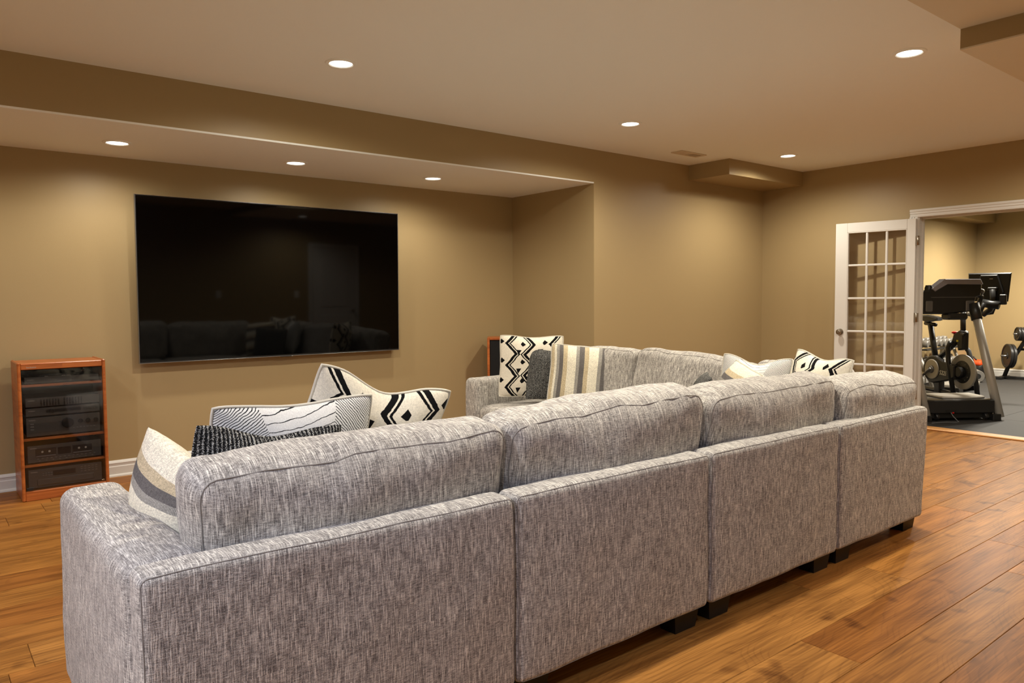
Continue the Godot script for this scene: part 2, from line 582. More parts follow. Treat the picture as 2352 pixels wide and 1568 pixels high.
func make_materials() -> void:
	noise.seed = 11
	noise.noise_type = FastNoiseLite.TYPE_SIMPLEX_SMOOTH
	noise.frequency = 0.01
	noise.fractal_octaves = 3
	var fab := fabric_texture(2048)
	var bump := stretched(256, 256, 512)
	var peel := tex(Image.create_from_data(512, 512, false, Image.FORMAT_L8, bump))
	for k in [["wall", Color(0.625, 0.545, 0.395), 0.45], ["ceiling", Color(0.925, 0.935, 0.925), 0.75]]:
		var w := mat(k[1], k[2], 0.0, 0.4)
		w.heightmap_enabled = true
		w.heightmap_texture = peel
		w.heightmap_scale = 0.012
		w.uv1_triplanar = true
		w.uv1_world_triplanar = true
		w.uv1_scale = Vector3.ONE * 2.2
		M[k[0]] = w
	M.bulkhead = mat(Color(0.83, 0.79, 0.71), 0.7, 0.0, 0.4)
	M.vent = mat(Color(0.80, 0.745, 0.65), 0.5)
	M.white = mat(Color(0.81, 0.80, 0.775), 0.38)
	M.cloth = grained(fab, Color(1, 1, 1), Vector3.ONE * 0.5, 0.95, 0.2)
	M.cloth.heightmap_enabled = true
	M.cloth.heightmap_texture = fab
	M.cloth.heightmap_scale = 0.10
	M.cloth.rim_enabled = true
	M.cloth.rim = 0.25
	M.cloth.rim_tint = 0.4
	M.welt = mat(Color(0.55, 0.535, 0.51), 0.95, 0.0, 0.2)
	M.black_foot = mat(Color(0.055, 0.05, 0.048), 0.5)
	var names := ["stripe", "zigzag", "lines", "boucle"]
	var tx := [stripe_texture(), zigzag_texture(), line_texture(), boucle_texture()]
	for i in 4:
		var m := mat(Color.WHITE, 0.92, 0.0, 0.2)
		m.albedo_texture = tx[i]
		if i == 3:
			m.heightmap_enabled = true
			m.heightmap_texture = tx[i]
			m.heightmap_scale = 0.5
		M[names[i]] = m
	M.cream = mat(Color(0.80, 0.78, 0.72), 0.9, 0.0, 0.2)
	M.ink = mat(Color(0.09, 0.09, 0.09), 0.9, 0.0, 0.2)
	# floor planks: one figure, several tones
	var wood := wood_texture(1024, 1024, 4, Color(0.665, 0.462, 0.228), Color(0.30, 0.175, 0.07), 0.10, 0.38)
	M.plank = []
	for c: Color in [Color(0.98, 0.96, 0.92), Color(1.0, 1.0, 1.0), Color(0.93, 0.90, 0.87), Color(0.89, 0.83, 0.79), Color(1.0, 0.95, 0.90), Color(0.96, 0.94, 0.90)]:
		var m := mat(c, 0.36, 0.0, 0.17)
		m.albedo_texture = wood
		M.plank.append(m)
	M.subfloor = mat(Color(0.10, 0.065, 0.04), 0.8)
	M.threshold = mat(Color(0.80, 0.58, 0.34), 0.4)
	var cw := wood_texture(512, 256, 2, Color(0.72, 0.41, 0.19), Color(0.47, 0.22, 0.085), 0.22, 0.6)
	M.cherry = grained(cw, Color(1, 1, 1), Vector3(1.0, 3.2, 3.2), 0.33)
	M.cherry_up = grained(cw, Color(1, 1, 1), Vector3(1.0, 1.0, 1.0), 0.33)
	M.black = mat(Color(0.085, 0.083, 0.08), 0.45)
	M.satin = mat(Color(0.125, 0.122, 0.12), 0.38)
	M.device = mat(Color(0.26, 0.25, 0.235), 0.4)
	M.device_dark = mat(Color(0.085, 0.085, 0.085), 0.3)
	M.print = mat(Color(0.62, 0.60, 0.56), 0.6)
	M.dim_print = mat(Color(0.40, 0.39, 0.37), 0.6)
	M.grill = mat(Color(0.03, 0.03, 0.03), 0.95)
	M.screen = mat(Color(0.006, 0.006, 0.007), 0.04, 0.0, 0.35)
	M.steel = mat(Color(0.62, 0.62, 0.62), 0.3, 1.0)
	M.chrome = mat(Color(0.8, 0.8, 0.8), 0.12, 1.0)
	M.nickel = mat(Color(0.62, 0.58, 0.52), 0.32, 1.0)
	M.glass = StandardMaterial3D.new()
	M.glass.albedo_color = Color(0.5, 0.5, 0.5, 0.02)
	M.glass.roughness = 0.03
	M.glass.transparency = BaseMaterial3D.TRANSPARENCY_ALPHA
	M.smoked = StandardMaterial3D.new()
	M.smoked.albedo_color = Color(0.05, 0.05, 0.05, 0.16)
	M.smoked.roughness = 0.03
	M.smoked.transparency = BaseMaterial3D.TRANSPARENCY_ALPHA
	M.lamp = glow(Color(1.0, 0.98, 0.92), 5.0)
	M.rubber = mat(Color(0.17, 0.165, 0.16), 0.75)
	M.seam = mat(Color(0.05, 0.05, 0.05), 0.9)
	M.gun = mat(Color(0.40, 0.39, 0.38), 0.4, 0.3)
	M.rim = mat(Color(0.58, 0.57, 0.60), 0.35, 0.2)
	M.silver = mat(Color(0.66, 0.64, 0.60), 0.4, 0.3)
	M.hex = mat(Color(0.50, 0.485, 0.46), 0.45, 0.3)
	M.red = mat(Color(0.80, 0.08, 0.06), 0.4)
	M.orange = mat(Color(0.85, 0.30, 0.08), 0.6)
	M.yellow = mat(Color(0.85, 0.8, 0.2), 0.6)
	M.cord = mat(Color(0.40, 0.40, 0.40), 0.5)
	M.plate_white = mat(Color(0.85, 0.84, 0.80), 0.4)

# ------------------------------------------------------------------ the scene
func _ready() -> void:
	rng.seed = 20240607
	# camera
	var cam := Camera3D.new()
	cam.name = "camera"
	cam.fov = 49.0035
	cam.near = 0.05
	cam.far = 60.0
	var yaw := 0.6763
	var pitch := -0.0557
	var roll := -0.0073
	var fw := Vector3(sin(yaw) * cos(pitch), sin(pitch), -cos(yaw) * cos(pitch))
	var r0 := Vector3(cos(yaw), 0, sin(yaw))
	var u0 := r0.cross(fw)
	var rt := r0 * cos(roll) + u0 * sin(roll)
	var up := u0 * cos(roll) - r0 * sin(roll)
	cam.transform = Transform3D(Basis(rt, up, -fw), Vector3(-7.6269, 1.28, 4.9178))
	add_child(cam)
	cam.current = true
	# air, exposure
	var we := WorldEnvironment.new()
	we.name = "environment"
	var e := Environment.new()
	e.background_mode = Environment.BG_COLOR
	e.background_color = Color(0.02, 0.02, 0.02)
	e.tonemap_mode = Environment.TONE_MAPPER_LINEAR
	e.tonemap_exposure = 1.26
	e.sdfgi_enabled = true
	e.ssao_enabled = true
	e.ssil_enabled = true
	we.environment = e
	add_child(we)
	make_materials()
	lamps()
	shell()
	floor_planks()
	french_door()
	gym_shell()
	sofa()
	pillows()
	television()
	hifi()
	gym()

const WARM := Color(1.0, 0.965, 0.90)
const COOL := Color(0.93, 0.94, 1.0)
const COOL2 := Color(0.72, 0.82, 1.0)
const E_MAIN := 2.6
const E_SOFFIT := 0.95
const E_COOL := 3.0
const E_GYM := 8.5

func lamps() -> void:
	var spots := [
		[-5.642, 0.895, H, E_MAIN, WARM, "recessed ceiling light nearest the television, above the sofa's left half"],
		[-3.198, 0.89, H, E_MAIN, WARM, "recessed ceiling light in the middle of the ceiling, left of the air vent"],
		[-0.997, 0.91, H, E_MAIN, WARM, "recessed ceiling light beside the boxed corner soffit"],
		[-3.216, 2.987, H, E_MAIN * 1.35, WARM, "recessed ceiling light beside the dropped bulkhead at upper right"],
		[-5.645, 2.987, H, E_MAIN * 1.35, WARM, "recessed ceiling light out of frame over the sofa back"],
		[-8.1, 0.9, H, E_MAIN * 0.35, COOL, "recessed ceiling light out of frame at the left of the room"],
		[-6.515, -0.622, HS, E_SOFFIT, WARM, "recessed light in the alcove soffit above the television's left end"],
		[-5.285, -0.622, HS, E_SOFFIT, WARM, "recessed light in the alcove soffit above the television's middle"],
		[-4.047, -0.62, HS, E_SOFFIT, WARM, "recessed light in the alcove soffit right of the television"],
		[-7.75, -0.62, HS, E_SOFFIT * 0.6, WARM, "recessed light in the alcove soffit out of frame on the left"],
		[-9.3, 3.3, H, E_COOL * 3.0, COOL, "cool white recessed light out of frame at far left"],
		[-8.6, 4.75, 2.60, E_COOL * 0.85, COOL2, "cool white recessed light out of frame left of the camera"],
		[-6.2, 4.85, 2.60, E_COOL * 0.45, COOL2, "cool white recessed light out of frame behind the camera"],
		[-0.97, 3.08, H, E_MAIN * 0.7, WARM, "recessed ceiling light out of frame before the gym doorway"],
		[-2.6, 4.6, 2.498, E_MAIN, WARM, "recessed light out of frame in the bulkhead at the right"],
		[2.3, 1.55, H, E_GYM, WARM, "recessed gym light out of frame over the treadmill"],
		[4.6, 2.4, H, E_GYM, WARM, "recessed gym light out of frame over the weights"],
		[4.4, 1.3, H, E_GYM, WARM, "recessed gym light out of frame near the dumbbell rack"],
	]
	var ring := lathed([Vector2(0.064, -0.001), Vector2(0.064, -0.004), Vector2(0.070, -0.008), Vector2(0.086, -0.006), Vector2(0.089, -0.002), Vector2(0.089, 0.0)], 40)
	var lens := lathed([Vector2(0.0, -0.0045), Vector2(0.060, -0.0035), Vector2(0.064, -0.001)], 40)
	for s in spots:
		var t := thing("recessed_light", s[5], "light", Vector3(s[0], s[2], s[1]), Basis(), "recessed ceiling lights")
		part("trim_ring", ring, M.ceiling if s[2] != HS else M.ceiling, t)
		part("lens", lens, M.lamp, t)
		var l := SpotLight3D.new()
		l.name = "beam"
		l.light_color = s[4]
		l.light_energy = s[3]
		l.spot_angle = 84.0
		l.spot_angle_attenuation = 0.70
		l.spot_range = 14.0
		l.spot_attenuation = 2.0
		l.light_size = 0.055
		l.shadow_enabled = true
		l.rotation_degrees = Vector3(-90, 0, 0)
		l.position = Vector3(0, -0.02, 0)
		t.add_child(l)

func shell() -> void:
	# walls
	struct("wall_alcove", span(XW - 0.15, XN, 0, 2.8, ZN - 0.15, ZN), M.wall)
	struct("wall_front", span(XN, XG + 0.15, 0, 2.8, ZN - 0.15, 0.0), M.wall)
	struct("wall_soffit", span(XW - 0.15, XN, HS + 0.012, 2.8, -0.012, 0.0), M.wall)
	struct("ceiling_alcove", span(XW - 0.15, XN, HS, HS + 0.012, ZN, 0.0), M.ceiling)
	struct("wall_left", span(XW - 0.15, XW, 0, 2.8, ZN, ZB + 0.15), M.wall)
	struct("wall_back", span(XW - 0.15, XG + 0.15, 0, 2.8, ZB, ZB + 0.15), M.wall)
	var st := ns()
	bspan(st, 0, 0.12, 0, 2.8, 0.0, 1.69)
	bspan(st, 0, 0.12, 2.06, 2.8, 1.69, 3.27)
	bspan(st, 0, 0.12, 0, 2.8, 3.27, ZB)
	struct("wall_right", fin(st), M.wall)
	struct("ceiling", span(XW - 0.15, XG + 0.15, H, H + 0.12, 0.0, ZB + 0.15), M.ceiling)
	# dropped bulkhead: shallow to the left, deeper from x = -3.52 on
	struct("ceiling_bulkhead", span(XW, -3.517, 2.60, H, 3.362, ZB), M.bulkhead)
	var bh := ns()
	bspan(bh, -3.517, 0.0, 2.505, H, 3.362, ZB)
	struct("wall_bulkhead", fin(bh), M.wall)
	struct("ceiling_bulkhead", span(-3.517, 0.0, 2.498, 2.505, 3.362, ZB), M.bulkhead)
	# boxed-in corner under the ceiling
	struct("wall_corner_box", span(-1.334, 0.0, H - 0.1525, H, 0.0, 0.4869), M.wall)
	# baseboards
	var bb := [Vector2(0, 0), Vector2(0.016, 0), Vector2(0.016, 0.072), Vector2(0.013, 0.078), Vector2(0.013, 0.094), Vector2(0.017, 0.098), Vector2(0.014, 0.106), Vector2(0.006, 0.116), Vector2(0, 0.118)]
	var shoe := [Vector2(0.016, 0), Vector2(0.030, 0), Vector2(0.028, 0.010), Vector2(0.022, 0.016), Vector2(0.016, 0.018)]
	for k in [["baseboard_alcove", Vector3(XW, 0, ZN), Vector3(XN, 0, ZN), Vector3(0, 0, 1)], ["baseboard_alcove_side", Vector3(XN, 0, ZN), Vector3(XN, 0, 0), Vector3(-1, 0, 0)], ["baseboard_front", Vector3(XN, 0, 0), Vector3(0, 0, 0), Vector3(0, 0, 1)], ["baseboard_right", Vector3(0, 0, 0), Vector3(0, 0, 1.62), Vector3(-1, 0, 0)]]:
		var m := ns()
		moulding(m, bb, k[1], k[2], k[3], Vector3.UP)
		moulding(m, shoe, k[1], k[2], k[3], Vector3.UP)
		struct(k[0], fin(m), M.white)
	# casing and jamb of the gym opening
	var cs := [Vector2(0, 0), Vector2(0.011, 0), Vector2(0.013, 0.012), Vector2(0.013, 0.026), Vector2(0.018, 0.031), Vector2(0.018, 0.048), Vector2(0.023, 0.053), Vector2(0.023, 0.066), Vector2(0.018, 0.074), Vector2(0, 0.074)]
	var m1 := ns()
	moulding(m1, cs, Vector3(0, 0, 1.697), Vector3(0, 2.05, 1.697), Vector3(-1, 0, 0), Vector3(0, 0, -1))
	struct("trim_1", fin(m1), M.white)
	var m2 := ns()
	moulding(m2, cs, Vector3(0, 2.048, 1.625), Vector3(0, 2.048, 3.335), Vector3(-1, 0, 0), Vector3.UP)
	struct("trim_2", fin(m2), M.white)
	var m3 := ns()
	moulding(m3, cs, Vector3(0, 0, 3.263), Vector3(0, 2.05, 3.263), Vector3(-1, 0, 0), Vector3(0, 0, 1))
	struct("trim_3", fin(m3), M.white)
	var j := ns()
	bspan(j, -0.004, 0.124, 0, 2.045, 1.688, 1.708, 0.002)
	bspan(j, 0.055, 0.09, 0, 2.035, 1.706, 1.72, 0.002)
	bspan(j, -0.004, 0.124, 2.043, 2.062, 1.688, 3.272, 0.002)
	bspan(j, 0.055, 0.09, 2.03, 2.045, 1.708, 3.25, 0.002)
	bspan(j, -0.004, 0.124, 0, 2.045, 3.252, 3.272, 0.002)
	struct("trim_4", fin(j), M.white)
	struct("trim_5", span(-0.03, 0.125, 0.0, 0.014, 1.708, 3.252, 0.006), M.threshold)
	# ceiling register
	var v := thing("air_vent", "rectangular tan ceiling air register beside the boxed corner soffit", "vent", Vector3(-1.85, H, 0.402), Basis(Vector3.UP, 0.0))
	var fr := ns()
	bspan(fr, -0.185, 0.185, -0.009, 0, -0.065, -0.045, 0.002)
	bspan(fr, -0.185, 0.185, -0.009, 0, 0.045, 0.065, 0.002)
	bspan(fr, -0.185, -0.155, -0.009, 0, -0.046, 0.046, 0.002)
	bspan(fr, 0.155, 0.185, -0.009, 0, -0.046, 0.046, 0.002)
	bspan(fr, -0.006, 0.006, -0.009, 0, -0.046, 0.046, 0.002)
	part("frame", fin(fr), M.vent, v)
	for s: float in [-1.0, 1.0]:
		for k in 6:
			var xf := Transform3D(Basis(Vector3.RIGHT, 0.85 * s), Vector3(s * 0.081, -0.003, -0.0375 + k * 0.015))
			part("louver", box(Vector3.ZERO, Vector3(0.148, 0.0012, 0.0125)), M.vent, v, xf)
	# panelled door and switches on the wall behind the camera (seen in the television)
	var d := thing("door_2", "", "", Vector3(-1.70, 0, ZB))
	d.set_meta("kind", "structure")
	var dm := ns()
	bspan(dm, -0.40, 0.40, 0.0, 2.03, -0.012, 0.0, 0.002)
	part("door_slab", fin(dm), M.white, d)
	for q in [[0.14, 0.86], [1.0, 1.82]]:
		var pl := PackedVector2Array([Vector2(-0.27, q[0]), Vector2(0.27, q[0]), Vector2(0.27, q[1])])
		if q[1] > 1.5:
			for a in range(1, 9): pl.append(Vector2(0.27 - a * 0.06, q[1] + 0.09 * sin(PI * a / 9.0)))
		pl.append(Vector2(-0.27, q[1]))
		part("door_panel", prismed(pl, 0.016, Transform3D(Basis(), Vector3(0, 0, -0.014)), 0.006), M.white, d)
	part("knob", lathed([Vector2(0.0, 0.07), Vector2(0.02, 0.066), Vector2(0.028, 0.05), Vector2(0.02, 0.036), Vector2(0.012, 0.03), Vector2(0.012, 0.0)], 20, Transform3D(Basis(Vector3.RIGHT, -PI / 2), Vector3(0.34, 0.93, -0.012))), M.nickel, d)
	var m6 := ns()
	moulding(m6, cs, Vector3(-2.11, 0, ZB), Vector3(-2.11, 2.05, ZB), Vector3(0, 0, -1), Vector3(-1, 0, 0))
	moulding(m6, cs, Vector3(-1.29, 0, ZB), Vector3(-1.29, 2.05, ZB), Vector3(0, 0, -1), Vector3(1, 0, 0))
	moulding(m6, cs, Vector3(-2.185, 2.04, ZB), Vector3(-1.215, 2.04, ZB), Vector3(0, 0, -1), Vector3.UP)
	struct("trim_6", fin(m6), M.white)
	for k in [[-2.40, "white wall switch plate beside the panelled door, mirrored in the television"], [-3.72, "white wall switch plate far from the panelled door, mirrored in the television"]]:
		var s := thing("switch_plate", k[1], "switch", Vector3(k[0], 1.22, ZB), Basis(), "switch plates on the back wall")
		part("plate", box(Vector3(0, 0, -0.003), Vector3(0.075, 0.118, 0.006), 0.002), M.plate_white, s)
		part("toggle", box(Vector3(0, 0, -0.009), Vector3(0.012, 0.026, 0.012), 0.002), M.plate_white, s)

func plank(x0: float, x1: float, z0: float, z1: float, strip: int, off: float) -> ArrayMesh:
	var st := ns()
	var g := 0.0007
	var b := 0.0015
	x0 += g; x1 -= g; z0 += g; z1 -= g
	var y := 0.0
	var uv := func(x: float, z: float) -> Vector2:
		var a := 0.004 + 0.992 * (x - x0) / 1.83
		var b2 := 0.02 + 0.96 * (z - z0) / 0.2291
		return Vector2(a if off < 0.5 else 1.0 - a, (strip + (b2 if fposmod(off, 0.5) < 0.25 else 1.0 - b2)) * 0.25)
	var P := [Vector3(x0 + b, y, z0 + b), Vector3(x1 - b, y, z0 + b), Vector3(x1 - b, y, z1 - b), Vector3(x0 + b, y, z1 - b)]
	var Q := [Vector3(x0, y - 0.0016, z0), Vector3(x1, y - 0.0016, z0), Vector3(x1, y - 0.0016, z1), Vector3(x0, y - 0.0016, z1)]
	var U := []
	for p in P: U.append(uv.call(p.x, p.z))
	quad(st, P[0], P[1], P[2], P[3], Vector3.UP, U[0], U[1], U[2], U[3])
	for i in 4:
		var k := (i + 1) % 4
		var o: Vector3 = (Q[i] + Q[k]) * 0.5 - Vector3((x0 + x1) * 0.5, -1, (z0 + z1) * 0.5)
		o.y = 1.0
		quad(st, P[i], P[k], Q[k], Q[i], o, U[i], U[k], U[k], U[i])
		quad(st, Q[i], Q[k], Q[k] - Vector3(0, 0.006, 0), Q[i] - Vector3(0, 0.006, 0), Vector3(o.x, 0, o.z), U[i], U[k], U[k], U[i])
	return fin(st)

func floor_planks() -> void:
	var f := struct("floor", span(XW - 0.15, 0.06, -0.12, -0.008, ZN, ZB + 0.15), M.subfloor)
	var pitch := 0.2291
	var ends := {0: -5.08, -1: -4.14, 1: -3.69, -8: -7.333, -18: -7.024, -17: -7.232}
	var k := -21
	while 3.457 + k * pitch < ZB:
		var z0 := maxf(3.457 + k * pitch, ZN)
		var z1 := minf(3.457 + (k + 1) * pitch, ZB)
		k += 1
		if z1 - z0 < 0.02: continue
		var j: float = ends.get(k - 1, -rng.randf() * 1.8)
		var len := 1.83
		while j > XW: j -= len
		var x := XW
		var e := j + len
		while x < -0.001:
			var x1 := minf(e, -0.0)
			if x1 - x > 0.01:
				var tone := rng.randi() % 6
				if k - 1 == 0: tone = 1 if x1 < -5.0 else 3
				elif k - 1 == -1: tone = 1 if x1 < -4.1 else 0
				elif k - 1 == 1: tone = 2 if x1 < -3.6 else 4
				part("plank", plank(x, x1, z0, z1, rng.randi() % 4, rng.randf()), M.plank[tone], f)
			x = x1
			e += len

func french_door() -> void:
	var a := deg_to_rad(8.5)
	var b := Basis(Vector3(-sin(a), 0, -cos(a)), Vector3.UP, Vector3(cos(a), 0, -sin(a)))
	var d := thing("door_1", "", "", Vector3(-0.012, 0.0, 1.693), b)
	d.set_meta("kind", "structure")
	var W := 0.75
	var z0 := -0.040
	var z1 := -0.005
	var cols := [0.073, 0.255, 0.270 + 0.175, 0.64]
	var gx0 := 0.076
	var gx1 := 0.633
	var gy0 := 0.262
	var gy1 := 1.938
	part("stile", span(0, gx0, 0.012, 2.032, z0, z1, 0.003), M.white, d)
	part("stile", span(gx1, W, 0.012, 2.032, z0, z1, 0.003), M.white, d)
	part("rail", span(gx0, gx1, gy1, 2.032, z0, z1, 0.003), M.white, d)
	part("rail", span(gx0, gx1, 0.012, gy0, z0, z1, 0.003), M.white, d)
	var pw := (gx1 - gx0) / 3.0
	var ph := (gy1 - gy0) / 5.0
	for i in range(1, 3): part("muntin", span(gx0 + i * pw - 0.011, gx0 + i * pw + 0.011, gy0, gy1, z0 + 0.005, z1 - 0.005, 0.005), M.white, d)
	for i in range(1, 5): part("muntin", span(gx0, gx1, gy0 + i * ph - 0.011, gy0 + i * ph + 0.011, z0 + 0.006, z1 - 0.006, 0.005), M.white, d)
	var bead := ns()
	for s: float in [z0 + 0.004, z1 - 0.004]:
		bspan(bead, gx0, gx0 + 0.010, gy0, gy1, s - 0.004, s + 0.004, 0.003)
		bspan(bead, gx1 - 0.010, gx1, gy0, gy1, s - 0.004, s + 0.004, 0.003)
		bspan(bead, gx0, gx1, gy0, gy0 + 0.010, s - 0.004, s + 0.004, 0.003)
		bspan(bead, gx0, gx1, gy1 - 0.010, gy1, s - 0.004, s + 0.004, 0.003)
	part("glazing_bead", fin(bead), M.white, d)
	for i in 3:
		for j in 5:
			part("pane", span(gx0 + i * pw + 0.004, gx0 + (i + 1) * pw - 0.004, gy0 + j * ph + 0.004, gy0 + (j + 1) * ph - 0.004, -0.024, -0.021), M.glass, d)
	for s: float in [-1.0, 1.0]:
		var xf := Transform3D(Basis(Vector3.RIGHT, s * PI / 2), Vector3(0.69, 0.925, z1 if s > 0 else z0))
		part("knob", lathed([Vector2(0.0, 0.062), Vector2(0.016, 0.060), Vector2(0.027, 0.050), Vector2(0.029, 0.042), Vector2(0.022, 0.030), Vector2(0.012, 0.024), Vector2(0.011, 0.008), Vector2(0.030, 0.007), Vector2(0.033, 0.002), Vector2(0.033, 0.0)], 24, xf), M.nickel, d)
	for y in [1.82, 1.08, 0.33]:
		var h := ns(true)
		tube(h, [Vector3(-0.020, y - 0.045, -0.044), Vector3(-0.020, y + 0.045, -0.044)], 0.0075, 10)
		h.set_smooth_group(-1)
		bspan(h, -0.018, 0.002, y - 0.044, y + 0.044, -0.0425, -0.0395)
		bspan(h, -0.040, -0.022, y - 0.044, y + 0.044, -0.0425, -0.0395)
		part("hinge", fin(h), M.nickel, d)

func cloth(k: int) -> StandardMaterial3D:
	if not M.has("cloth%d" % k):
		var m: StandardMaterial3D = M.cloth.duplicate()
		m.uv1_offset = Vector3(0.37, 0.61, 0.23) * k
		M["cloth%d" % k] = m
	return M["cloth%d" % k]

func sofa() -> void:
	var at := Vector3(-5.3, 0, 2.5)
	var o := thing("sectional_sofa", "large grey tweed L-shaped sectional sofa seen from behind", "sofa", at)
	var n := 0
	# back frames: the long run then the run along the right
	var xs := [[-7.085, -6.213], [-6.207, -5.250], [-5.238, -4.268], [-4.256, -3.30]]
	for x in xs:
		var h := Vector3((x[1] - x[0]) * 0.5, 0.2985, 0.056)
		var c := Vector3((x[0] + x[1]) * 0.5, 0.3835, 3.114) - at
		if n == 0:
			h.x += 0.09; c.x -= 0.09
		taper = Vector2(0.0, 0.055) if n == 3 else Vector2.ZERO
		var p := part("back_frame", soft_box(h, 0.024, Vector3(0.001, 0.005, 0.006), 0.0022, c, 16), cloth(n), o, Transform3D(Basis(), c))
		part("welt", welt(h, 0.024, Vector3(0.001, 0.005, 0.006), 0.0022, c, 1.0, 0.0014), M.welt, p)
		n += 1
	taper = Vector2.ZERO
	for z in [[0.14, 1.10], [1.11, 2.10], [2.11, 3.05]]:
		var h := Vector3(0.056, 0.2985, (z[1] - z[0]) * 0.5)
		var c := Vector3(-3.358, 0.3835, (z[0] + z[1]) * 0.5) - at
		part("back_frame", soft_box(h, 0.024, Vector3(0.006, 0.005, 0.001), 0.0022, c, 14), cloth(n), o, Transform3D(Basis(), c))
		n += 1
	# arms
	var hl := Vector3(0.0975, 0.3235, 0.50)
	var cl := Vector3(-7.1745, 0.348, 2.565) - at
	part("arm", soft_box(hl, 0.045, Vector3(0.004, 0.006, 0.006), 0.003, cl, 24), cloth(n), o, Transform3D(Basis(), cl))
	n += 1
	var hr := Vector3(0.47, 0.2935, 0.088)
	var cr := Vector3(-3.79, 0.378, 0.205) - at
	part("arm", soft_box(hr, 0.04, Vector3(0.006, 0.006, 0.004), 0.003, cr, 20), cloth(n), o, Transform3D(Basis(), cr))
	n += 1
	# bases and seat cushions
	part("base", soft_box(Vector3(1.84, 0.10, 0.42), 0.02, Vector3.ZERO, 0.0, cl, 6), cloth(2), o, Transform3D(Basis(), Vector3(-5.235, 0.19, 2.63) - at))
	part("base", soft_box(Vector3(0.40, 0.10, 0.90), 0.02, Vector3.ZERO, 0.0, cl, 6), cloth(3), o, Transform3D(Basis(), Vector3(-3.83, 0.19, 1.20) - at))
	for x in [[-7.07, -6.17], [-6.16, -5.22], [-5.21, -4.27]]:
		var c := Vector3((x[0] + x[1]) * 0.5, 0.385, 2.46) - at
		part("seat_cushion", soft_box(Vector3((x[1] - x[0]) * 0.5, 0.085, 0.42), 0.05, Vector3(0.0, 0.022, 0.01), 0.004, c, 14), cloth(n), o, Transform3D(Basis(), c))
		n += 1
	for z in [[0.30, 1.20], [1.21, 2.10], [2.11, 3.0]]:
		var c := Vector3(-3.855, 0.385, (z[0] + z[1]) * 0.5) - at
		part("seat_cushion", soft_box(Vector3(0.41, 0.085, (z[1] - z[0]) * 0.5), 0.05, Vector3(0.01, 0.022, 0.0), 0.004, c, 16), cloth(n), o, Transform3D(Basis(), c))
		n += 1
	# loose back cushions of the long run: x0, x1, top, roll, lean, z
	for q in [[-7.115, -6.135, 0.888, 1.8, 9.0, 2.93], [-6.145, -5.115, 0.915, 1.8, 8.0, 2.935], [-5.115, -4.075, 0.905, 0.5, 9.0, 2.94], [-4.085, -3.26, 0.862, -1.8, 12.0, 2.975]]:
		var hh := Vector3((q[1] - q[0]) * 0.5, (q[2] - 0.455) * 0.5, 0.105)
		var c := Vector3((q[0] + q[1]) * 0.5, (q[2] + 0.445) * 0.5, q[5]) - at
		var b := Basis(Vector3.RIGHT, deg_to_rad(q[4])) * Basis(Vector3.BACK, deg_to_rad(q[3]))
		var crown := Vector3(0.012, 0.018, 0.05)
		taper = Vector2(0.025, 0.07 if q[0] > -4.2 else 0.03)
		var p := part("back_cushion", soft_box(hh, 0.068, crown, 0.008, c, 26), cloth(n), o, Transform3D(b, c))
		part("welt", welt(hh, 0.068, crown, 0.008, c, 1.0, 0.0018), M.welt, p)
		part("welt", welt(hh, 0.068, crown, 0.008, c, -1.0, 0.0018), M.welt, p)
		n += 1
	taper = Vector2.ZERO
	# loose back cushions of the right run
	for q in [[0.31, 1.295, 0.905, 1.2], [1.30, 2.24, 0.902, -4.0], [2.27, 2.84, 0.90, -1.0]]:
		var hh := Vector3((q[1] - q[0]) * 0.5, (q[2] - 0.455) * 0.5, 0.10)
		var c := Vector3(-3.53, (q[2] + 0.445) * 0.5, (q[0] + q[1]) * 0.5) - at
		var b := Basis(Vector3.UP, -PI / 2) * Basis(Vector3.RIGHT, deg_to_rad(-7.0)) * Basis(Vector3.BACK, deg_to_rad(q[3]))
		var crown := Vector3(0.012, 0.018, 0.05)
		var p := part("back_cushion", soft_box(hh, 0.055, crown, 0.008, c, 22), cloth(n), o, Transform3D(b, c))
		part("welt", welt(hh, 0.055, crown, 0.008, c, 1.0, 0.0018), M.welt, p)
		n += 1
	# feet: tapered black blocks
	for f in [[-7.17, 3.09], [-6.32, 3.09], [-6.12, 3.09], [-5.34, 3.09], [-5.13, 3.09], [-4.34, 3.09], [-4.14, 3.09], [-3.38, 3.07], [-7.17, 2.15], [-3.38, 0.22], [-4.17, 0.22], [-4.22, 2.16]]:
		var st := ns()
		var w := 0.075
		var t := 0.060
		var P := []
		var Q := []
		for k: Vector2 in [Vector2(-1, -1), Vector2(1, -1), Vector2(1, 1), Vector2(-1, 1)]:
			P.append(Vector3(k.x * t, 0, k.y * 0.036))
			Q.append(Vector3(k.x * w, 0.092, k.y * 0.045))
		for k in 4:
			var l := (k + 1) % 4
			quad(st, P[k], P[l], Q[l], Q[k], (P[k] + P[l]))
		quad(st, P[0], P[1], P[2], P[3], Vector3.DOWN)
		quad(st, Q[0], Q[1], Q[2], Q[3], Vector3.UP)
		part("foot", fin(st), M.black_foot, o, Transform3D(Basis(), Vector3(f[0], 0, f[1]) - at))
	# ottoman in the middle of the L
	var oc := Vector3(-5.5, 0, 1.03)
	var ot := thing("ottoman", "pale grey tweed ottoman in front of the sofa, below the television", "ottoman", oc)
	part("base", soft_box(Vector3(1.02, 0.10, 0.50), 0.02, Vector3.ZERO, 0.0, oc, 6), cloth(1), ot, Transform3D(Basis(), Vector3(0, 0.18, 0)))
	part("cushion", soft_box(Vector3(1.04, 0.085, 0.52), 0.05, Vector3(0.0, 0.02, 0.0), 0.004, oc, 12), cloth(4), ot, Transform3D(Basis(), Vector3(0, 0.352, 0)))
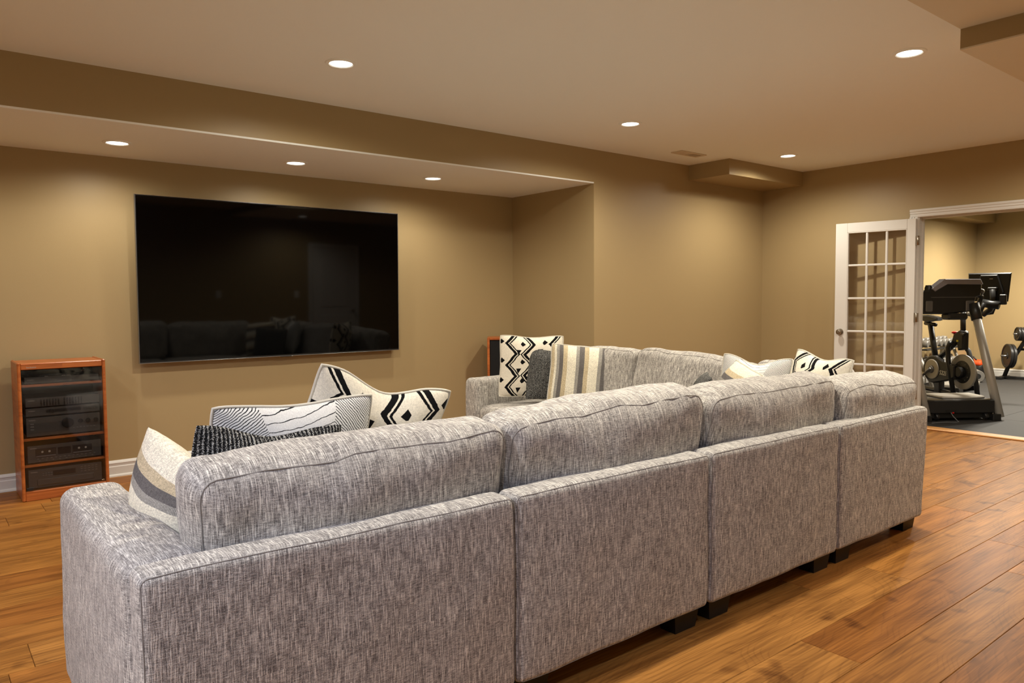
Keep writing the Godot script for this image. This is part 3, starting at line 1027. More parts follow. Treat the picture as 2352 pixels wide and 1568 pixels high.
	for f in [[-0.92, -0.42], [0.92, -0.42], [-0.92, 0.42], [0.92, 0.42]]:
		part("foot", box(Vector3(f[0], 0.045, f[1]), Vector3(0.10, 0.09, 0.08), 0.004), M.black_foot, ot)

func pillows() -> void:
	var g := "throw pillows on the sectional sofa"
	pillow("throw_pillow", "striped pillow beside the sofa's near left arm, in front of the hi-fi rack", g, M.stripe, M.stripe, 0.46, 0.43, 0.22, 0.0, Vector3(-7.01, 0.425, 2.48), -80, -4, -15, 0.0, true)
	pillow("throw_pillow", "black and white nubby boucle pillow next to the large line-patterned pillow", g, M.boucle, M.ink, 0.445, 0.42, 0.15, 0.03, Vector3(-6.87, 0.525, 2.735), 180, 12, 6.5, 0.0)
	pillow("throw_pillow", "white pillow with thin black lines standing between boucle pillow and bold zigzag pillow", g, M.lines, M.cream, 0.525, 0.485, 0.17, 0.008, Vector3(-6.715, 0.51, 2.60), 180, 14, 0.6)
	pillow("throw_pillow", "tilted bold black and cream zigzag pillow below the television's right end", g, M.zigzag, M.cream, 0.56, 0.53, 0.17, 0.05, Vector3(-6.46, 0.52, 2.49), 180, 14, 15)
	pillow("throw_pillow", "big upright black and cream zigzag pillow against the sofa's far arm", g, M.zigzag, M.cream, 0.50, 0.485, 0.16, 0.015, Vector3(-3.95, 0.53, 0.56), -42, 8, -1)
	pillow("throw_pillow", "black ribbed boucle pillow wedged behind the upright striped pillow", g, M.boucle, M.ink, 0.43, 0.40, 0.13, 0.02, Vector3(-3.87, 0.52, 0.73), -43, 9, -1, 0.0)
	pillow("throw_pillow", "upright cream pillow with tan and grey stripes in front of the black ribbed pillow", g, M.stripe, M.cream, 0.50, 0.445, 0.15, 0.0, Vector3(-3.79, 0.50, 0.935), -41, 12, -5)
	pillow("throw_pillow", "sagging line-patterned pillow in the sofa's far corner, behind a small striped pillow", g, M.lines, M.cream, 0.43, 0.46, 0.19, 0.05, Vector3(-3.77, 0.49, 2.35), -78, 12, -2)
	pillow("throw_pillow", "striped pillow turned edge-on in the sofa corner, its piped seam facing out", g, M.stripe, M.cream, 0.44, 0.45, 0.24, 0.0, Vector3(-4.12, 0.475, 2.435), 56, -15, 8, 0.005, true)
	pillow("throw_pillow", "black ribbed pillow mostly hidden behind the edge-on striped pillow", g, M.boucle, M.ink, 0.42, 0.38, 0.12, 0.0, Vector3(-4.13, 0.50, 2.14), 40, -25, 0, 0.0)
	pillow("throw_pillow", "black and cream zigzag pillow at the sofa's right corner, before the glazed door", g, M.zigzag, M.cream, 0.47, 0.50, 0.19, 0.03, Vector3(-3.76, 0.485, 2.70), -112, 12, -4)

func television() -> void:
	var b := Basis(Vector3.RIGHT, deg_to_rad(0.8))
	var t := thing("television", "huge black flat-screen television mounted on the tan alcove wall", "television", Vector3(-5.226, 1.448, -1.10), b)
	part("casing", box(Vector3(0, 0, -0.012), Vector3(2.186, 1.236, 0.024), 0.003), M.satin, t)
	part("screen", box(Vector3(0, 0.003, 0.003), Vector3(2.174, 1.220, 0.006), 0.001), M.screen, t)
	var f := ns()
	bspan(f, -1.096, -1.0925, -0.6205, 0.6205, -0.022, 0.006, 0.0008)
	bspan(f, 1.0925, 1.096, -0.6205, 0.6205, -0.022, 0.006, 0.0008)
	bspan(f, -1.096, 1.096, 0.618, 0.6215, -0.022, 0.006, 0.0008)
	bspan(f, -1.096, 1.096, -0.6215, -0.618, -0.022, 0.006, 0.0008)
	part("bezel", fin(f), M.steel, t)
	part("sensor", box(Vector3(0.03, -0.6225, 0.0), Vector3(0.11, 0.010, 0.012), 0.003), M.satin, t)
	part("status_light", box(Vector3(0.075, -0.6215, 0.006), Vector3(0.008, 0.003, 0.003), 0.0005), M.plate_white, t)
	part("wall_mount", box(Vector3(0, 0, -0.053), Vector3(0.7, 0.45, 0.058), 0.004), M.black, t)
	part("rear_housing", box(Vector3(0, -0.12, -0.036), Vector3(1.9, 0.72, 0.026), 0.008), M.black, t)

func device(called: String, label: String, y0: float, y1: float, x0 := -7.072, x1 := -6.648, front := -0.795) -> Node3D:
	var t := thing(called, label, called.replace("_", " "), Vector3((x0 + x1) * 0.5, y0, front), Basis(), "")
	t.set_meta("category", "stereo component")
	t.set_meta("group", "stereo components in the wooden rack")
	var w := x1 - x0
	var hh := y1 - y0
	part("casing", box(Vector3(0, hh * 0.5 + 0.004, -0.14), Vector3(w - 0.006, hh - 0.010, 0.262), 0.002), M.device_dark, t)
	part("front_panel", box(Vector3(0, hh * 0.5 + 0.004, -0.006), Vector3(w, hh - 0.008, 0.014), 0.002), M.device, t)
	part("feet", box(Vector3(0, 0.003, -0.14), Vector3(w - 0.08, 0.006, 0.2)), M.black, t)
	lettering("Technics", 0.0092, 0.0006, M.print, t, Transform3D(Basis(), Vector3(-w * 0.5 + 0.032, hh - 0.016, 0.0015)), true)
	return t

func hifi() -> void:
	var r := thing("hifi_rack", "cherry wood hi-fi rack with a smoked glass door beside the television", "cabinet", Vector3(-6.86, 0, -0.95))
	var z0 := -0.185
	var z1 := 0.185
	part("side_panel", span(-0.252, -0.232, 0, 0.898, z0, z1, 0.006), M.cherry_up, r)
	part("side_panel", span(0.232, 0.252, 0, 0.898, z0, z1, 0.006), M.cherry_up, r)
	part("top_panel", span(-0.232, 0.232, 0.852, 0.893, z0, z1 - 0.004, 0.004), M.cherry, r)
	part("plinth", span(-0.232, 0.232, 0.0, 0.064, z0, z1 - 0.004, 0.003), M.cherry, r)
	for y in [0.738, 0.388, 0.216]: part("shelf", span(-0.232, 0.232, y, y + 0.016, z0, z1 - 0.02, 0.002), M.cherry, r)
	part("back_panel", span(-0.232, 0.232, 0.064, 0.852, z0, z0 + 0.006), M.black, r)
	part("glass_door", span(-0.230, 0.230, 0.067, 0.849, z1 - 0.010, z1 - 0.005), M.smoked, r)
	part("hinge", span(-0.226, -0.190, 0.070, 0.088, z1 - 0.005, z1 - 0.001, 0.001), M.black, r)
	part("catch", span(0.205, 0.222, 0.072, 0.079, z1 - 0.005, z1 - 0.002, 0.001), M.nickel, r)
	lettering("Technics", 0.0135, 0.001, M.print, r, Transform3D(Basis(), Vector3(-0.175, 0.867, z1 - 0.004)), true)
	var cx := -6.86
	# turntable with a clear lid
	var t := device("turntable", "black record turntable on the rack's top shelf", 0.754, 0.800)
	part("platter", lathed([Vector2(0.0, 0.062), Vector2(0.135, 0.062), Vector2(0.140, 0.056), Vector2(0.140, 0.046), Vector2(0.0, 0.046)], 32, Transform3D(Basis(), Vector3(-0.04, 0, -0.14))), M.satin, t)
	var arm := ns(true)
	tube(arm, [Vector3(0.16, 0.072, -0.22), Vector3(0.15, 0.073, -0.10), Vector3(0.12, 0.071, -0.04)], 0.004, 8)
	part("tone_arm", fin(arm), M.steel, t)
	var kb := ns()
	for k in 5: bspan(kb, -0.10 + k * 0.032, -0.078 + k * 0.032, 0.046, 0.051, -0.018, -0.006, 0.001)
	part("buttons", fin(kb), M.chrome, t)
	# graphic equalizer
	t = device("graphic_equalizer", "black graphic equalizer with upright slider slots, below the turntable", 0.598, 0.664)
	for k in 14:
		var x := -0.125 + k * 0.0165 + (0.016 if k > 6 else 0.0)
		part("slider", box(Vector3(x, 0.034, 0.0015), Vector3(0.0065, 0.044, 0.003), 0.0005), M.device_dark, t)
		part("slider_cap", box(Vector3(x, 0.030 + 0.008 * sin(k * 1.3), 0.005), Vector3(0.008, 0.004, 0.006), 0.001), M.device_dark, t)
	# tuner
	t = device("tuner", "slim black tuner directly above the amplifier", 0.538, 0.597)
	part("display", box(Vector3(0.0, 0.036, 0.001), Vector3(0.20, 0.020, 0.002)), M.device_dark, t)
	var bt := ns()
	for k in 6:
		for j in 2: bspan(bt, 0.115 + k * 0.014, 0.126 + k * 0.014, 0.030 + j * 0.010, 0.035 + j * 0.010, 0, 0.004, 0.0008)
	part("buttons", fin(bt), M.device_dark, t)
	part("knob", lathed([Vector2(0, 0.012), Vector2(0.012, 0.012), Vector2(0.013, 0.010), Vector2(0.013, 0)], 20, Transform3D(Basis(Vector3.RIGHT, PI / 2), Vector3(-0.065, 0.034, 0.001))), M.device_dark, t)
	# amplifier
	t = device("amplifier", "black amplifier with a large round volume dial", 0.405, 0.536)
	part("volume_dial", lathed([Vector2(0, 0.016), Vector2(0.030, 0.016), Vector2(0.033, 0.013), Vector2(0.034, 0)], 32, Transform3D(Basis(Vector3.RIGHT, PI / 2), Vector3(0.02, 0.082, 0.001))), M.device_dark, t)
	for k in 3: part("tone_knob", lathed([Vector2(0, 0.013), Vector2(0.012, 0.013), Vector2(0.014, 0.010), Vector2(0.014, 0)], 20, Transform3D(Basis(Vector3.RIGHT, PI / 2), Vector3(0.095 + k * 0.046, 0.086, 0.001))), M.device_dark, t)
	var ab := ns()
	for k in 7: bspan(ab, 0.05 + k * 0.02, 0.062 + k * 0.02, 0.042, 0.047, 0, 0.004, 0.001)
	for k in 3: bspan(ab, -0.19, -0.17, 0.086 - k * 0.018, 0.094 - k * 0.018, 0, 0.004, 0.001)
	part("buttons", fin(ab), M.dim_print, t)
	part("groove", box(Vector3(0, 0.032, 0.0012), Vector3(0.40, 0.0018, 0.001)), M.black, t)
	# cassette deck
	t = device("cassette_deck", "black double cassette deck on the third shelf down", 0.233, 0.352)
	for x: float in [-0.11, 0.10]:
		part("cassette_door", box(Vector3(x, 0.072, 0.002), Vector3(0.115, 0.052, 0.004), 0.001), M.satin, t)
		part("door_lip", box(Vector3(x, 0.048, 0.005), Vector3(0.110, 0.008, 0.005), 0.001), M.gun, t)
		for s: float in [-0.02, 0.02]: part("reel_hub", lathed([Vector2(0, 0.003), Vector2(0.006, 0.003), Vector2(0.007, 0)], 14, Transform3D(Basis(Vector3.RIGHT, PI / 2), Vector3(x + s, 0.076, 0.004))), M.print, t)
	part("display", box(Vector3(-0.005, 0.072, 0.001), Vector3(0.075, 0.046, 0.002)), M.device_dark, t)
	var cb := ns()
	for k in 14: bspan(cb, -0.16 + k * 0.025, -0.148 + k * 0.025, 0.030, 0.034, 0, 0.004, 0.001)
	for k in 9: bspan(cb, -0.15 + k * 0.038, -0.142 + k * 0.038, 0.016, 0.021, 0, 0.003, 0.001)
	part("buttons", fin(cb), M.dim_print, t)
	# disc changer
	t = device("disc_changer", "black compact disc changer on the rack's lowest level", 0.066, 0.196)
	part("disc_drawer", box(Vector3(0.0, 0.044, 0.004), Vector3(0.33, 0.040, 0.010), 0.003), M.device, t)
	part("display", box(Vector3(-0.01, 0.095, 0.001), Vector3(0.13, 0.034, 0.002)), M.device_dark, t)
	var db := ns()
	for k in 5:
		for j in 3: bspan(db, 0.085 + k * 0.022, 0.097 + k * 0.022, 0.082 + j * 0.015, 0.086 + j * 0.015, 0, 0.003, 0.0008)
	for k in 4:
		for j in 2: bspan(db, -0.135 + k * 0.016, -0.125 + k * 0.016, 0.085 + j * 0.013, 0.089 + j * 0.013, 0, 0.003, 0.0008)
	part("buttons", fin(db), M.dim_print, t)
	# loudspeaker behind the far arm
	var s := thing("loudspeaker", "wood-framed loudspeaker with a black grille standing in the alcove corner", "speaker", Vector3(-3.075, 0, -0.868), Basis(Vector3.UP, deg_to_rad(-38)))
	part("cabinet", span(-0.17, 0.17, 0, 0.915, -0.16, 0.13, 0.004), M.cherry_up, s)
	var fr := ns()
	bspan(fr, -0.17, -0.146, 0, 0.915, 0.13, 0.155, 0.004)
	bspan(fr, 0.146, 0.17, 0, 0.915, 0.13, 0.155, 0.004)
	bspan(fr, -0.147, 0.147, 0.893, 0.915, 0.13, 0.155, 0.004)
	bspan(fr, -0.147, 0.147, 0, 0.04, 0.13, 0.155, 0.004)
	part("frame", fin(fr), M.cherry_up, s)
	part("grille", span(-0.146, 0.146, 0.04, 0.893, 0.13, 0.146, 0.006), M.grill, s)

# ------------------------------------------------------------------ home gym
func gym_shell() -> void:
	struct("wall_gym_far", span(XG, XG + 0.15, 0, 2.8, 0.0, ZB), M.wall)
	struct("wall_gym_front", span(0.12, XG, 0, 2.8, 0.0, 0.10), M.wall)
	struct("ceiling_gym_soffit", span(2.6, XG, 2.452, H, 0.10, 0.37), M.wall)
	var g := struct("floor_gym", span(0.06, XG, -0.12, -0.012, 0.0, ZB), M.seam)
	var ix := 0
	var x := -0.02
	while x < XG:
		var z := 0.18 - 1.83
		while z < ZB:
			var xa := maxf(x, 0.10)
			var xb := minf(x + 1.22, XG)
			var za := maxf(z, 0.0)
			var zb := minf(z + 1.83, ZB)
			if xb - xa > 0.05 and zb - za > 0.05:
				part("rubber_mat", span(xa + 0.0015, xb - 0.0015, -0.012, 0.0, za + 0.0015, zb - 0.0015, 0.002), M.rubber, g)
			z += 1.83
		x += 1.22
		ix += 1
	var bb := [Vector2(0, 0), Vector2(0.016, 0), Vector2(0.016, 0.075), Vector2(0.013, 0.081), Vector2(0.013, 0.098), Vector2(0.017, 0.102), Vector2(0.006, 0.122), Vector2(0, 0.124)]
	var m := ns()
	moulding(m, bb, Vector3(XG, 0, 0), Vector3(XG, 0, ZB), Vector3(-1, 0, 0), Vector3.UP)
	struct("baseboard_gym_far", fin(m), M.white)
	var m2 := ns()
	moulding(m2, bb, Vector3(0.12, 0, 0.10), Vector3(XG, 0, 0.10), Vector3(0, 0, 1), Vector3.UP)
	struct("baseboard_gym_front", fin(m2), M.white)

func gym() -> void:
	treadmill()
	bike()
	weights()

func treadmill() -> void:
	var X := Vector3(0.8130, 0, 0.5822)
	var b := Basis(X, Vector3.UP, X.cross(Vector3.UP))
	var t := thing("treadmill", "black treadmill with slanted silver uprights just inside the gym doorway", "treadmill", Vector3(1.085, 0, 2.085), b)
	# motor hood: outline in plan
	var hood := PackedVector2Array([Vector2(-0.06, 0.0), Vector2(-0.70, 0.0), Vector2(-0.80, -0.10), Vector2(-0.80, -0.42), Vector2(-0.04, -0.42), Vector2(-0.04, -0.03)])
	var flat := Transform3D(Basis(Vector3.RIGHT, Vector3(0, 0, 1), Vector3(0, -1, 0)), Vector3(0, 0.148, 0))
	part("motor_hood", prismed(hood, 0.14, flat, 0.010), M.satin, t)
	var cv := PackedVector2Array()
	for k in 9: cv.append(Vector2(-0.08 - k * 0.0575, -0.12 + 0.04 * sin(PI * k / 8.0)))
	cv.append(Vector2(-0.56, -0.40)); cv.append(Vector2(-0.06, -0.40))
	part("hood_cover", prismed(cv, 0.03, Transform3D(flat.basis, Vector3(0, 0.228, 0)), 0.010), M.silver, t)
	part("base", span(-0.78, -0.05, 0.025, 0.085, -0.40, -0.03, 0.006), M.black, t)
	part("foot", span(-0.075, 0.012, 0.0, 0.068, -0.10, 0.012, 0.006), M.satin, t)
	part("foot", span(-0.80, -0.725, 0.0, 0.062, -0.10, 0.012, 0.006), M.satin, t)
	for x: float in [-0.14, -0.66]:
		part("wheel", lathed([Vector2(0, 0.016), Vector2(0.030, 0.016), Vector2(0.033, 0.010), Vector2(0.033, -0.010), Vector2(0.030, -0.016), Vector2(0, -0.016)], 20, Transform3D(Basis(Vector3.BACK, PI / 2), Vector3(x, 0.045, -0.02))), M.satin, t)
	part("socket", box(Vector3(-0.52, 0.105, 0.001), Vector3(0.11, 0.03, 0.006), 0.002), M.black, t)
	part("power_switch", box(Vector3(-0.500, 0.088, 0.004), Vector3(0.020, 0.012, 0.008), 0.002), M.red, t)
	part("power_cord", tubed([Vector3(-0.525, 0.092, 0.006), Vector3(-0.52, 0.06, 0.03), Vector3(-0.495, 0.02, 0.06), Vector3(-0.485, 0.005, 0.075), Vector3(-0.53, 0.005, 0.085), Vector3(-0.62, 0.005, 0.07), Vector3(-0.72, 0.005, 0.09), Vector3(-0.80, 0.005, 0.12)], 0.0045, 8), M.cord, t)
	for x: float in [-0.0, -0.78]:
		part("upright", tubed([Vector3(x + 0.02, 0.03, -0.03), Vector3(x - 0.035, 1.12, -0.37)], 0.044, 18, false, 0.042), M.silver if x > -0.1 else M.silver, t)
		part("upright_cap", tubed([Vector3(x - 0.030, 1.03, -0.345), Vector3(x - 0.04, 1.20, -0.395)], 0.054, 16, false, 0.056), M.satin, t)
	part("deck", span(-0.70, -0.12, 0.10, 0.16, -1.85, -0.42, 0.01), M.black, t)
	part("side_rail", span(-0.78, -0.69, 0.09, 0.175, -1.85, -0.42, 0.012), M.satin, t)
	part("side_rail", span(-0.13, -0.04, 0.09, 0.175, -1.85, -0.42, 0.012), M.satin, t)
	# console, seen from behind
	var con := PackedVector2Array([Vector2(-0.80, 1.09), Vector2(-0.80, 1.335), Vector2(-0.52, 1.352), Vector2(-0.36, 1.450), Vector2(0.03, 1.450), Vector2(0.062, 1.405), Vector2(0.05, 1.285), Vector2(0.0, 1.27), Vector2(-0.035, 1.12), Vector2(-0.30, 1.09)])
	part("console", prismed(con, 0.09, Transform3D(Basis(), Vector3(0, 0, -0.445)), 0.015), M.satin, t)
	var rim := PackedVector2Array([Vector2(-0.50, 1.362), Vector2(-0.36, 1.468), Vector2(0.035, 1.466), Vector2(0.064, 1.412), Vector2(0.056, 1.406), Vector2(-0.33, 1.412), Vector2(-0.465, 1.335)])
	part("console_rim", prismed(rim, 0.11, Transform3D(Basis(), Vector3(0, 0, -0.446)), 0.006), M.rim, t)
	part("console_seam", span(-0.51, 0.01, 1.268, 1.275, -0.402, -0.396, 0.002), M.gun, t)
	part("bracket", span(-0.125, -0.03, 1.12, 1.235, -0.405, -0.385, 0.008), M.gun, t)
	part("bracket", span(-0.57, -0.49, 1.12, 1.235, -0.405, -0.385, 0.008), M.gun, t)
	part("tray", span(-0.335, -0.11, 1.03, 1.10, -0.50, -0.36, 0.018), M.satin, t)
	part("holder", lathed([Vector2(0, 0.03), Vector2(0.03, 0.028), Vector2(0.04, 0.0), Vector2(0.04, -0.04)], 20, Transform3D(Basis(), Vector3(-0.50, 1.375, -0.46))), M.satin, t)
	part("handrail", tubed([Vector3(0.045, 1.29, -0.46), Vector3(0.12, 1.28, -0.50), Vector3(0.11, 1.20, -0.52), Vector3(0.06, 1.16, -0.50)], 0.024, 12), M.satin, t)
	part("hand_grip", tubed([Vector3(0.045, 1.338, -0.42), Vector3(0.10, 1.335, -0.46), Vector3(0.145, 1.305, -0.55), Vector3(0.15, 1.29, -0.85)], 0.026, 12), M.gun, t)

func bike() -> void:
	var t := thing("exercise_bike", "black studio exercise bike with silver flywheel behind the treadmill", "exercise bike", Vector3(2.35, 0, 1.10), Basis(Vector3.UP, deg_to_rad(-30.0)))
	var K := 1.18
	var px := func(d: Vector2) -> Vector3: return Vector3(0, d.y, (d.x - 1.10) * K)
	var side := Basis(Vector3(0, 0, 1), Vector3.UP, Vector3(-1, 0, 0))   # outline x runs along +z, thickness along -x
	# flywheel
	var axle := Transform3D(Basis(Vector3.BACK, PI / 2), Vector3(0, 0.372, 0.205 * K))
	part("flywheel", lathed([Vector2(0.135, 0.012), Vector2(0.205, 0.012), Vector2(0.212, 0.006), Vector2(0.212, -0.006), Vector2(0.205, -0.012), Vector2(0.135, -0.012), Vector2(0.135, 0.012)], 56, axle), M.silver, t)
	part("flywheel_disc", lathed([Vector2(0, 0.016), Vector2(0.128, 0.016), Vector2(0.137, 0.012), Vector2(0.137, -0.012), Vector2(0.128, -0.016), Vector2(0, -0.016)], 40, axle), M.satin, t)
	part("hub", lathed([Vector2(0, 0.075), Vector2(0.055, 0.072), Vector2(0.066, 0.060), Vector2(0.068, 0.0)], 28, axle), M.black, t)
	for k in 12:
		var an := TAU * k / 12.0
		part("bolt", lathed([Vector2(0, 0.004), Vector2(0.004, 0.004), Vector2(0.005, 0)], 8, Transform3D(axle.basis, Vector3(-0.016, 0.372 + sin(an) * 0.108, 0.205 * K + cos(an) * 0.108))), M.steel, t)
	# drive cover: a rounded wedge from crank to flywheel
	var cov := PackedVector2Array()
	for k in 17:
		var an := PI * 0.42 + PI * 1.2 * k / 16.0
		cov.append(Vector2(-0.142 * K + cos(an) * 0.172, 0.372 + sin(an) * 0.172))
	cov.append(Vector2((1.20 - 1.10) * K, 0.262))
	cov.append(Vector2((1.27 - 1.10) * K, 0.30))
	cov.append(Vector2((1.27 - 1.10) * K, 0.44))
	cov.append(Vector2((1.13 - 1.10) * K, 0.475))
	part("drive_cover", prismed(cov, 0.07, Transform3D(side, Vector3(-0.055, 0, 0)), 0.012), M.satin, t)
	var crank := Transform3D(Basis(Vector3.BACK, PI / 2), Vector3(-0.09, 0.372, -0.142 * K))
	part("crank_disc", lathed([Vector2(0, 0.014), Vector2(0.118, 0.013), Vector2(0.124, 0.008), Vector2(0.124, 0.0)], 44, crank), M.silver, t)
	part("crank_boss", lathed([Vector2(0, 0.045), Vector2(0.018, 0.045), Vector2(0.022, 0.034), Vector2(0.040, 0.028), Vector2(0.050, 0.014)], 28, crank), M.gun, t)
	part("crank_arm", tubed([Vector3(-0.128, 0.375, -0.138 * K), Vector3(-0.132, 0.262, -0.265 * K)], 0.018, 10, false, 0.015), M.gun, t)
	part("pedal", box(Vector3(-0.19, 0.245, -0.285 * K), Vector3(0.11, 0.028, 0.10), 0.006), M.black, t)
	part("pedal", box(Vector3(0.16, 0.49, 0.0 * K), Vector3(0.11, 0.028, 0.10), 0.006), M.black, t)
	lettering("S22i", 0.074, 0.002, M.plate_white, t, Transform3D(Basis(Vector3(0, -0.05, 0.80), Vector3(0, 0.998, 0.06), Vector3(-1, 0, 0)), Vector3(-0.092, 0.340, 0.022)), true)
	# frame tubes
	part("main_tube", tubed([px.call(Vector2(0.955, 0.50)), px.call(Vector2(1.20, 0.735))], 0.036, 12), M.satin, t)
	lettering("NordicTrack", 0.036, 0.002, M.print, t, Transform3D(Basis(Vector3(0, 0.549, 0.836), Vector3(0, 0.836, -0.549), Vector3(-1, 0, 0)), Vector3(-0.036, 0.612, -0.035)), true)
	part("fork", tubed([Vector3(-0.07, 0.73, 0.095 * K), Vector3(-0.075, 0.66, 0.065 * K), Vector3(-0.075, 0.48, 0.075 * K), Vector3(-0.07, 0.10, 0.155 * K)], 0.028, 12), M.satin, t)
	part("fork", tubed([Vector3(0.07, 0.73, 0.095 * K), Vector3(0.075, 0.62, 0.20 * K), Vector3(0.075, 0.36, 0.29 * K), Vector3(0.07, 0.09, 0.34 * K)], 0.028, 12), M.satin, t)
	part("brake_housing", prismed(PackedVector2Array([Vector2(0.07 * K, 0.72), Vector2(0.10 * K, 0.82), Vector2(0.19 * K, 0.88), Vector2(0.235 * K, 0.86), Vector2(0.235 * K, 0.645), Vector2(0.165 * K, 0.63), Vector2(0.15 * K, 0.72)]), 0.09, Transform3D(side, Vector3.ZERO), 0.012), M.black, t)
	part("tension_knob", lathed([Vector2(0, 0.055), Vector2(0.030, 0.053), Vector2(0.038, 0.046), Vector2(0.034, 0.036), Vector2(0.018, 0.028), Vector2(0.016, 0.0)], 20, Transform3D(Basis(Vector3.RIGHT, -0.15), Vector3(0, 0.80, 0.085 * K))), M.red, t)
	part("warning_label", box(Vector3(-0.047, 0.745, 0.165 * K), Vector3(0.003, 0.022, 0.03)), M.yellow, t)
	part("handlebar_post", tubed([Vector3(0, 0.80, 0.195 * K), Vector3(0, 1.10, 0.185 * K)], 0.030, 12), M.satin, t)
	part("clamp_lever", tubed([Vector3(-0.03, 0.835, 0.20 * K), Vector3(-0.05, 0.825, 0.26 * K), Vector3(-0.05, 0.85, 0.30 * K)], 0.018, 10), M.black, t)
	var un := Transform3D(Basis(Vector3.UP, deg_to_rad(30.0)))   # bars and screen are swung square to the rider
	part("handlebar", tubed([Vector3(-0.18, 1.20, 0.44), Vector3(-0.19, 1.08, 0.40), Vector3(-0.12, 1.06, 0.28), Vector3(0.0, 1.07, 0.19), Vector3(0.12, 1.06, 0.28), Vector3(0.19, 1.08, 0.40), Vector3(0.18, 1.20, 0.44)], 0.022, 12), M.black, t, un)
	part("screen_arm", tubed([Vector3(0.02, 1.06, 0.36), Vector3(0.0, 1.12, 0.44), Vector3(-0.01, 1.25, 0.47), Vector3(-0.01, 1.36, 0.465)], 0.032, 12), M.satin, t, un)
	part("screen_pivot", box(Vector3(0.01, 1.36, 0.46), Vector3(0.06, 0.05, 0.10), 0.008), M.black, t, un)
	part("speaker_pod", tubed([Vector3(-0.02, 1.20, 0.36), Vector3(-0.02, 1.17, 0.54)], 0.048, 14), M.black, t, un)
	# the tablet, its back towards the room
	var tb := Basis(Vector3.RIGHT, 0.0) * Basis(Vector3.FORWARD, -0.12)
	var scr := PackedVector2Array([Vector2(-0.23, 0.17), Vector2(0.225, 0.165), Vector2(0.185, -0.175), Vector2(-0.235, -0.17)])
	part("tablet", prismed(scr, 0.03, un * Transform3D(tb * side, Vector3(0.06, 1.39, 0.415)), 0.010), M.satin, t)
	part("tablet_back", prismed(PackedVector2Array([Vector2(-0.09, 0.15), Vector2(0.09, 0.15), Vector2(0.15, -0.06), Vector2(0.12, -0.16), Vector2(-0.12, -0.16), Vector2(-0.15, -0.06)]), 0.03, un * Transform3D(tb * side, Vector3(0.036, 1.385,  0.415)), 0.010), M.black, t)
	part("sticker", box(Vector3(0.010, 1.502, 0.44), Vector3(0.003, 0.042, 0.036)), M.plate_white, t, un)
	part("tablet_mount", box(Vector3(0.03, 1.24, 0.565), Vector3(0.05, 0.12, 0.07), 0.008), M.black, t, un)
	# saddle and post
	var sad := PackedVector2Array([Vector2((0.70 - 1.10) * K, 1.045), Vector2((0.80 - 1.10) * K, 1.05), Vector2((0.90 - 1.10) * K, 1.035), Vector2((0.955 - 1.10) * K, 1.02), Vector2((0.965 - 1.10) * K, 0.985), Vector2((0.93 - 1.10) * K, 0.975), Vector2((0.86 - 1.10) * K, 0.97), Vector2((0.78 - 1.10) * K, 0.95), Vector2((0.70 - 1.10) * K, 0.985)])
	part("saddle", prismed(sad, 0.10, Transform3D(side, Vector3.ZERO), 0.018), M.satin, t)
	part("seat_slider", tubed([Vector3(0, 0.94, -0.36 * K), Vector3(0, 0.925, -0.20 * K)], 0.024, 10), M.black, t)
	part("seat_post", tubed([Vector3(0, 0.93, -0.28 * K), Vector3(0, 0.50, -0.19 * K)], 0.034, 12), M.satin, t)
	# floor frame
	part("floor_rail", tubed([Vector3(0, 0.11, -0.36 * K), Vector3(0, 0.075, 0.33 * K)], 0.030, 12), M.satin, t)
	part("stand", span(-0.04, 0.04, 0.07, 0.24, -0.20, -0.10, 0.01), M.satin, t)
	part("foot_bar", tubed([Vector3(-0.28, 0.04, -0.36 * K), Vector3(0.28, 0.04, -0.36 * K)], 0.036, 12), M.satin, t)
	part("foot_bar", tubed([Vector3(-0.20, 0.04, 0.36 * K), Vector3(0.20, 0.04, 0.36 * K)], 0.036, 12), M.satin, t)

func dumbbell_mesh(r: float) -> Array:
	var st := ns()
	for s: float in [-1.0, 1.0]:
		lathe_flat(st, [Vector2(0, 0.035), Vector2(r * 0.8, 0.035), Vector2(r, 0.022), Vector2(r, -0.022), Vector2(r * 0.8, -0.035), Vector2(0, -0.035)], 6, Transform3D(Basis(Vector3.RIGHT, PI / 2), Vector3(0, 0, s * 0.088)))
	var h := tubed([Vector3(0, 0, -0.06), Vector3(0, 0, 0.06)], 0.016, 10)
	return [fin(st), h]

func lathe_flat(st: SurfaceTool, prof: Array, n: int, xf: Transform3D) -> void:
	lathe(st, prof, n, xf)
	st.set_smooth_group(-1)

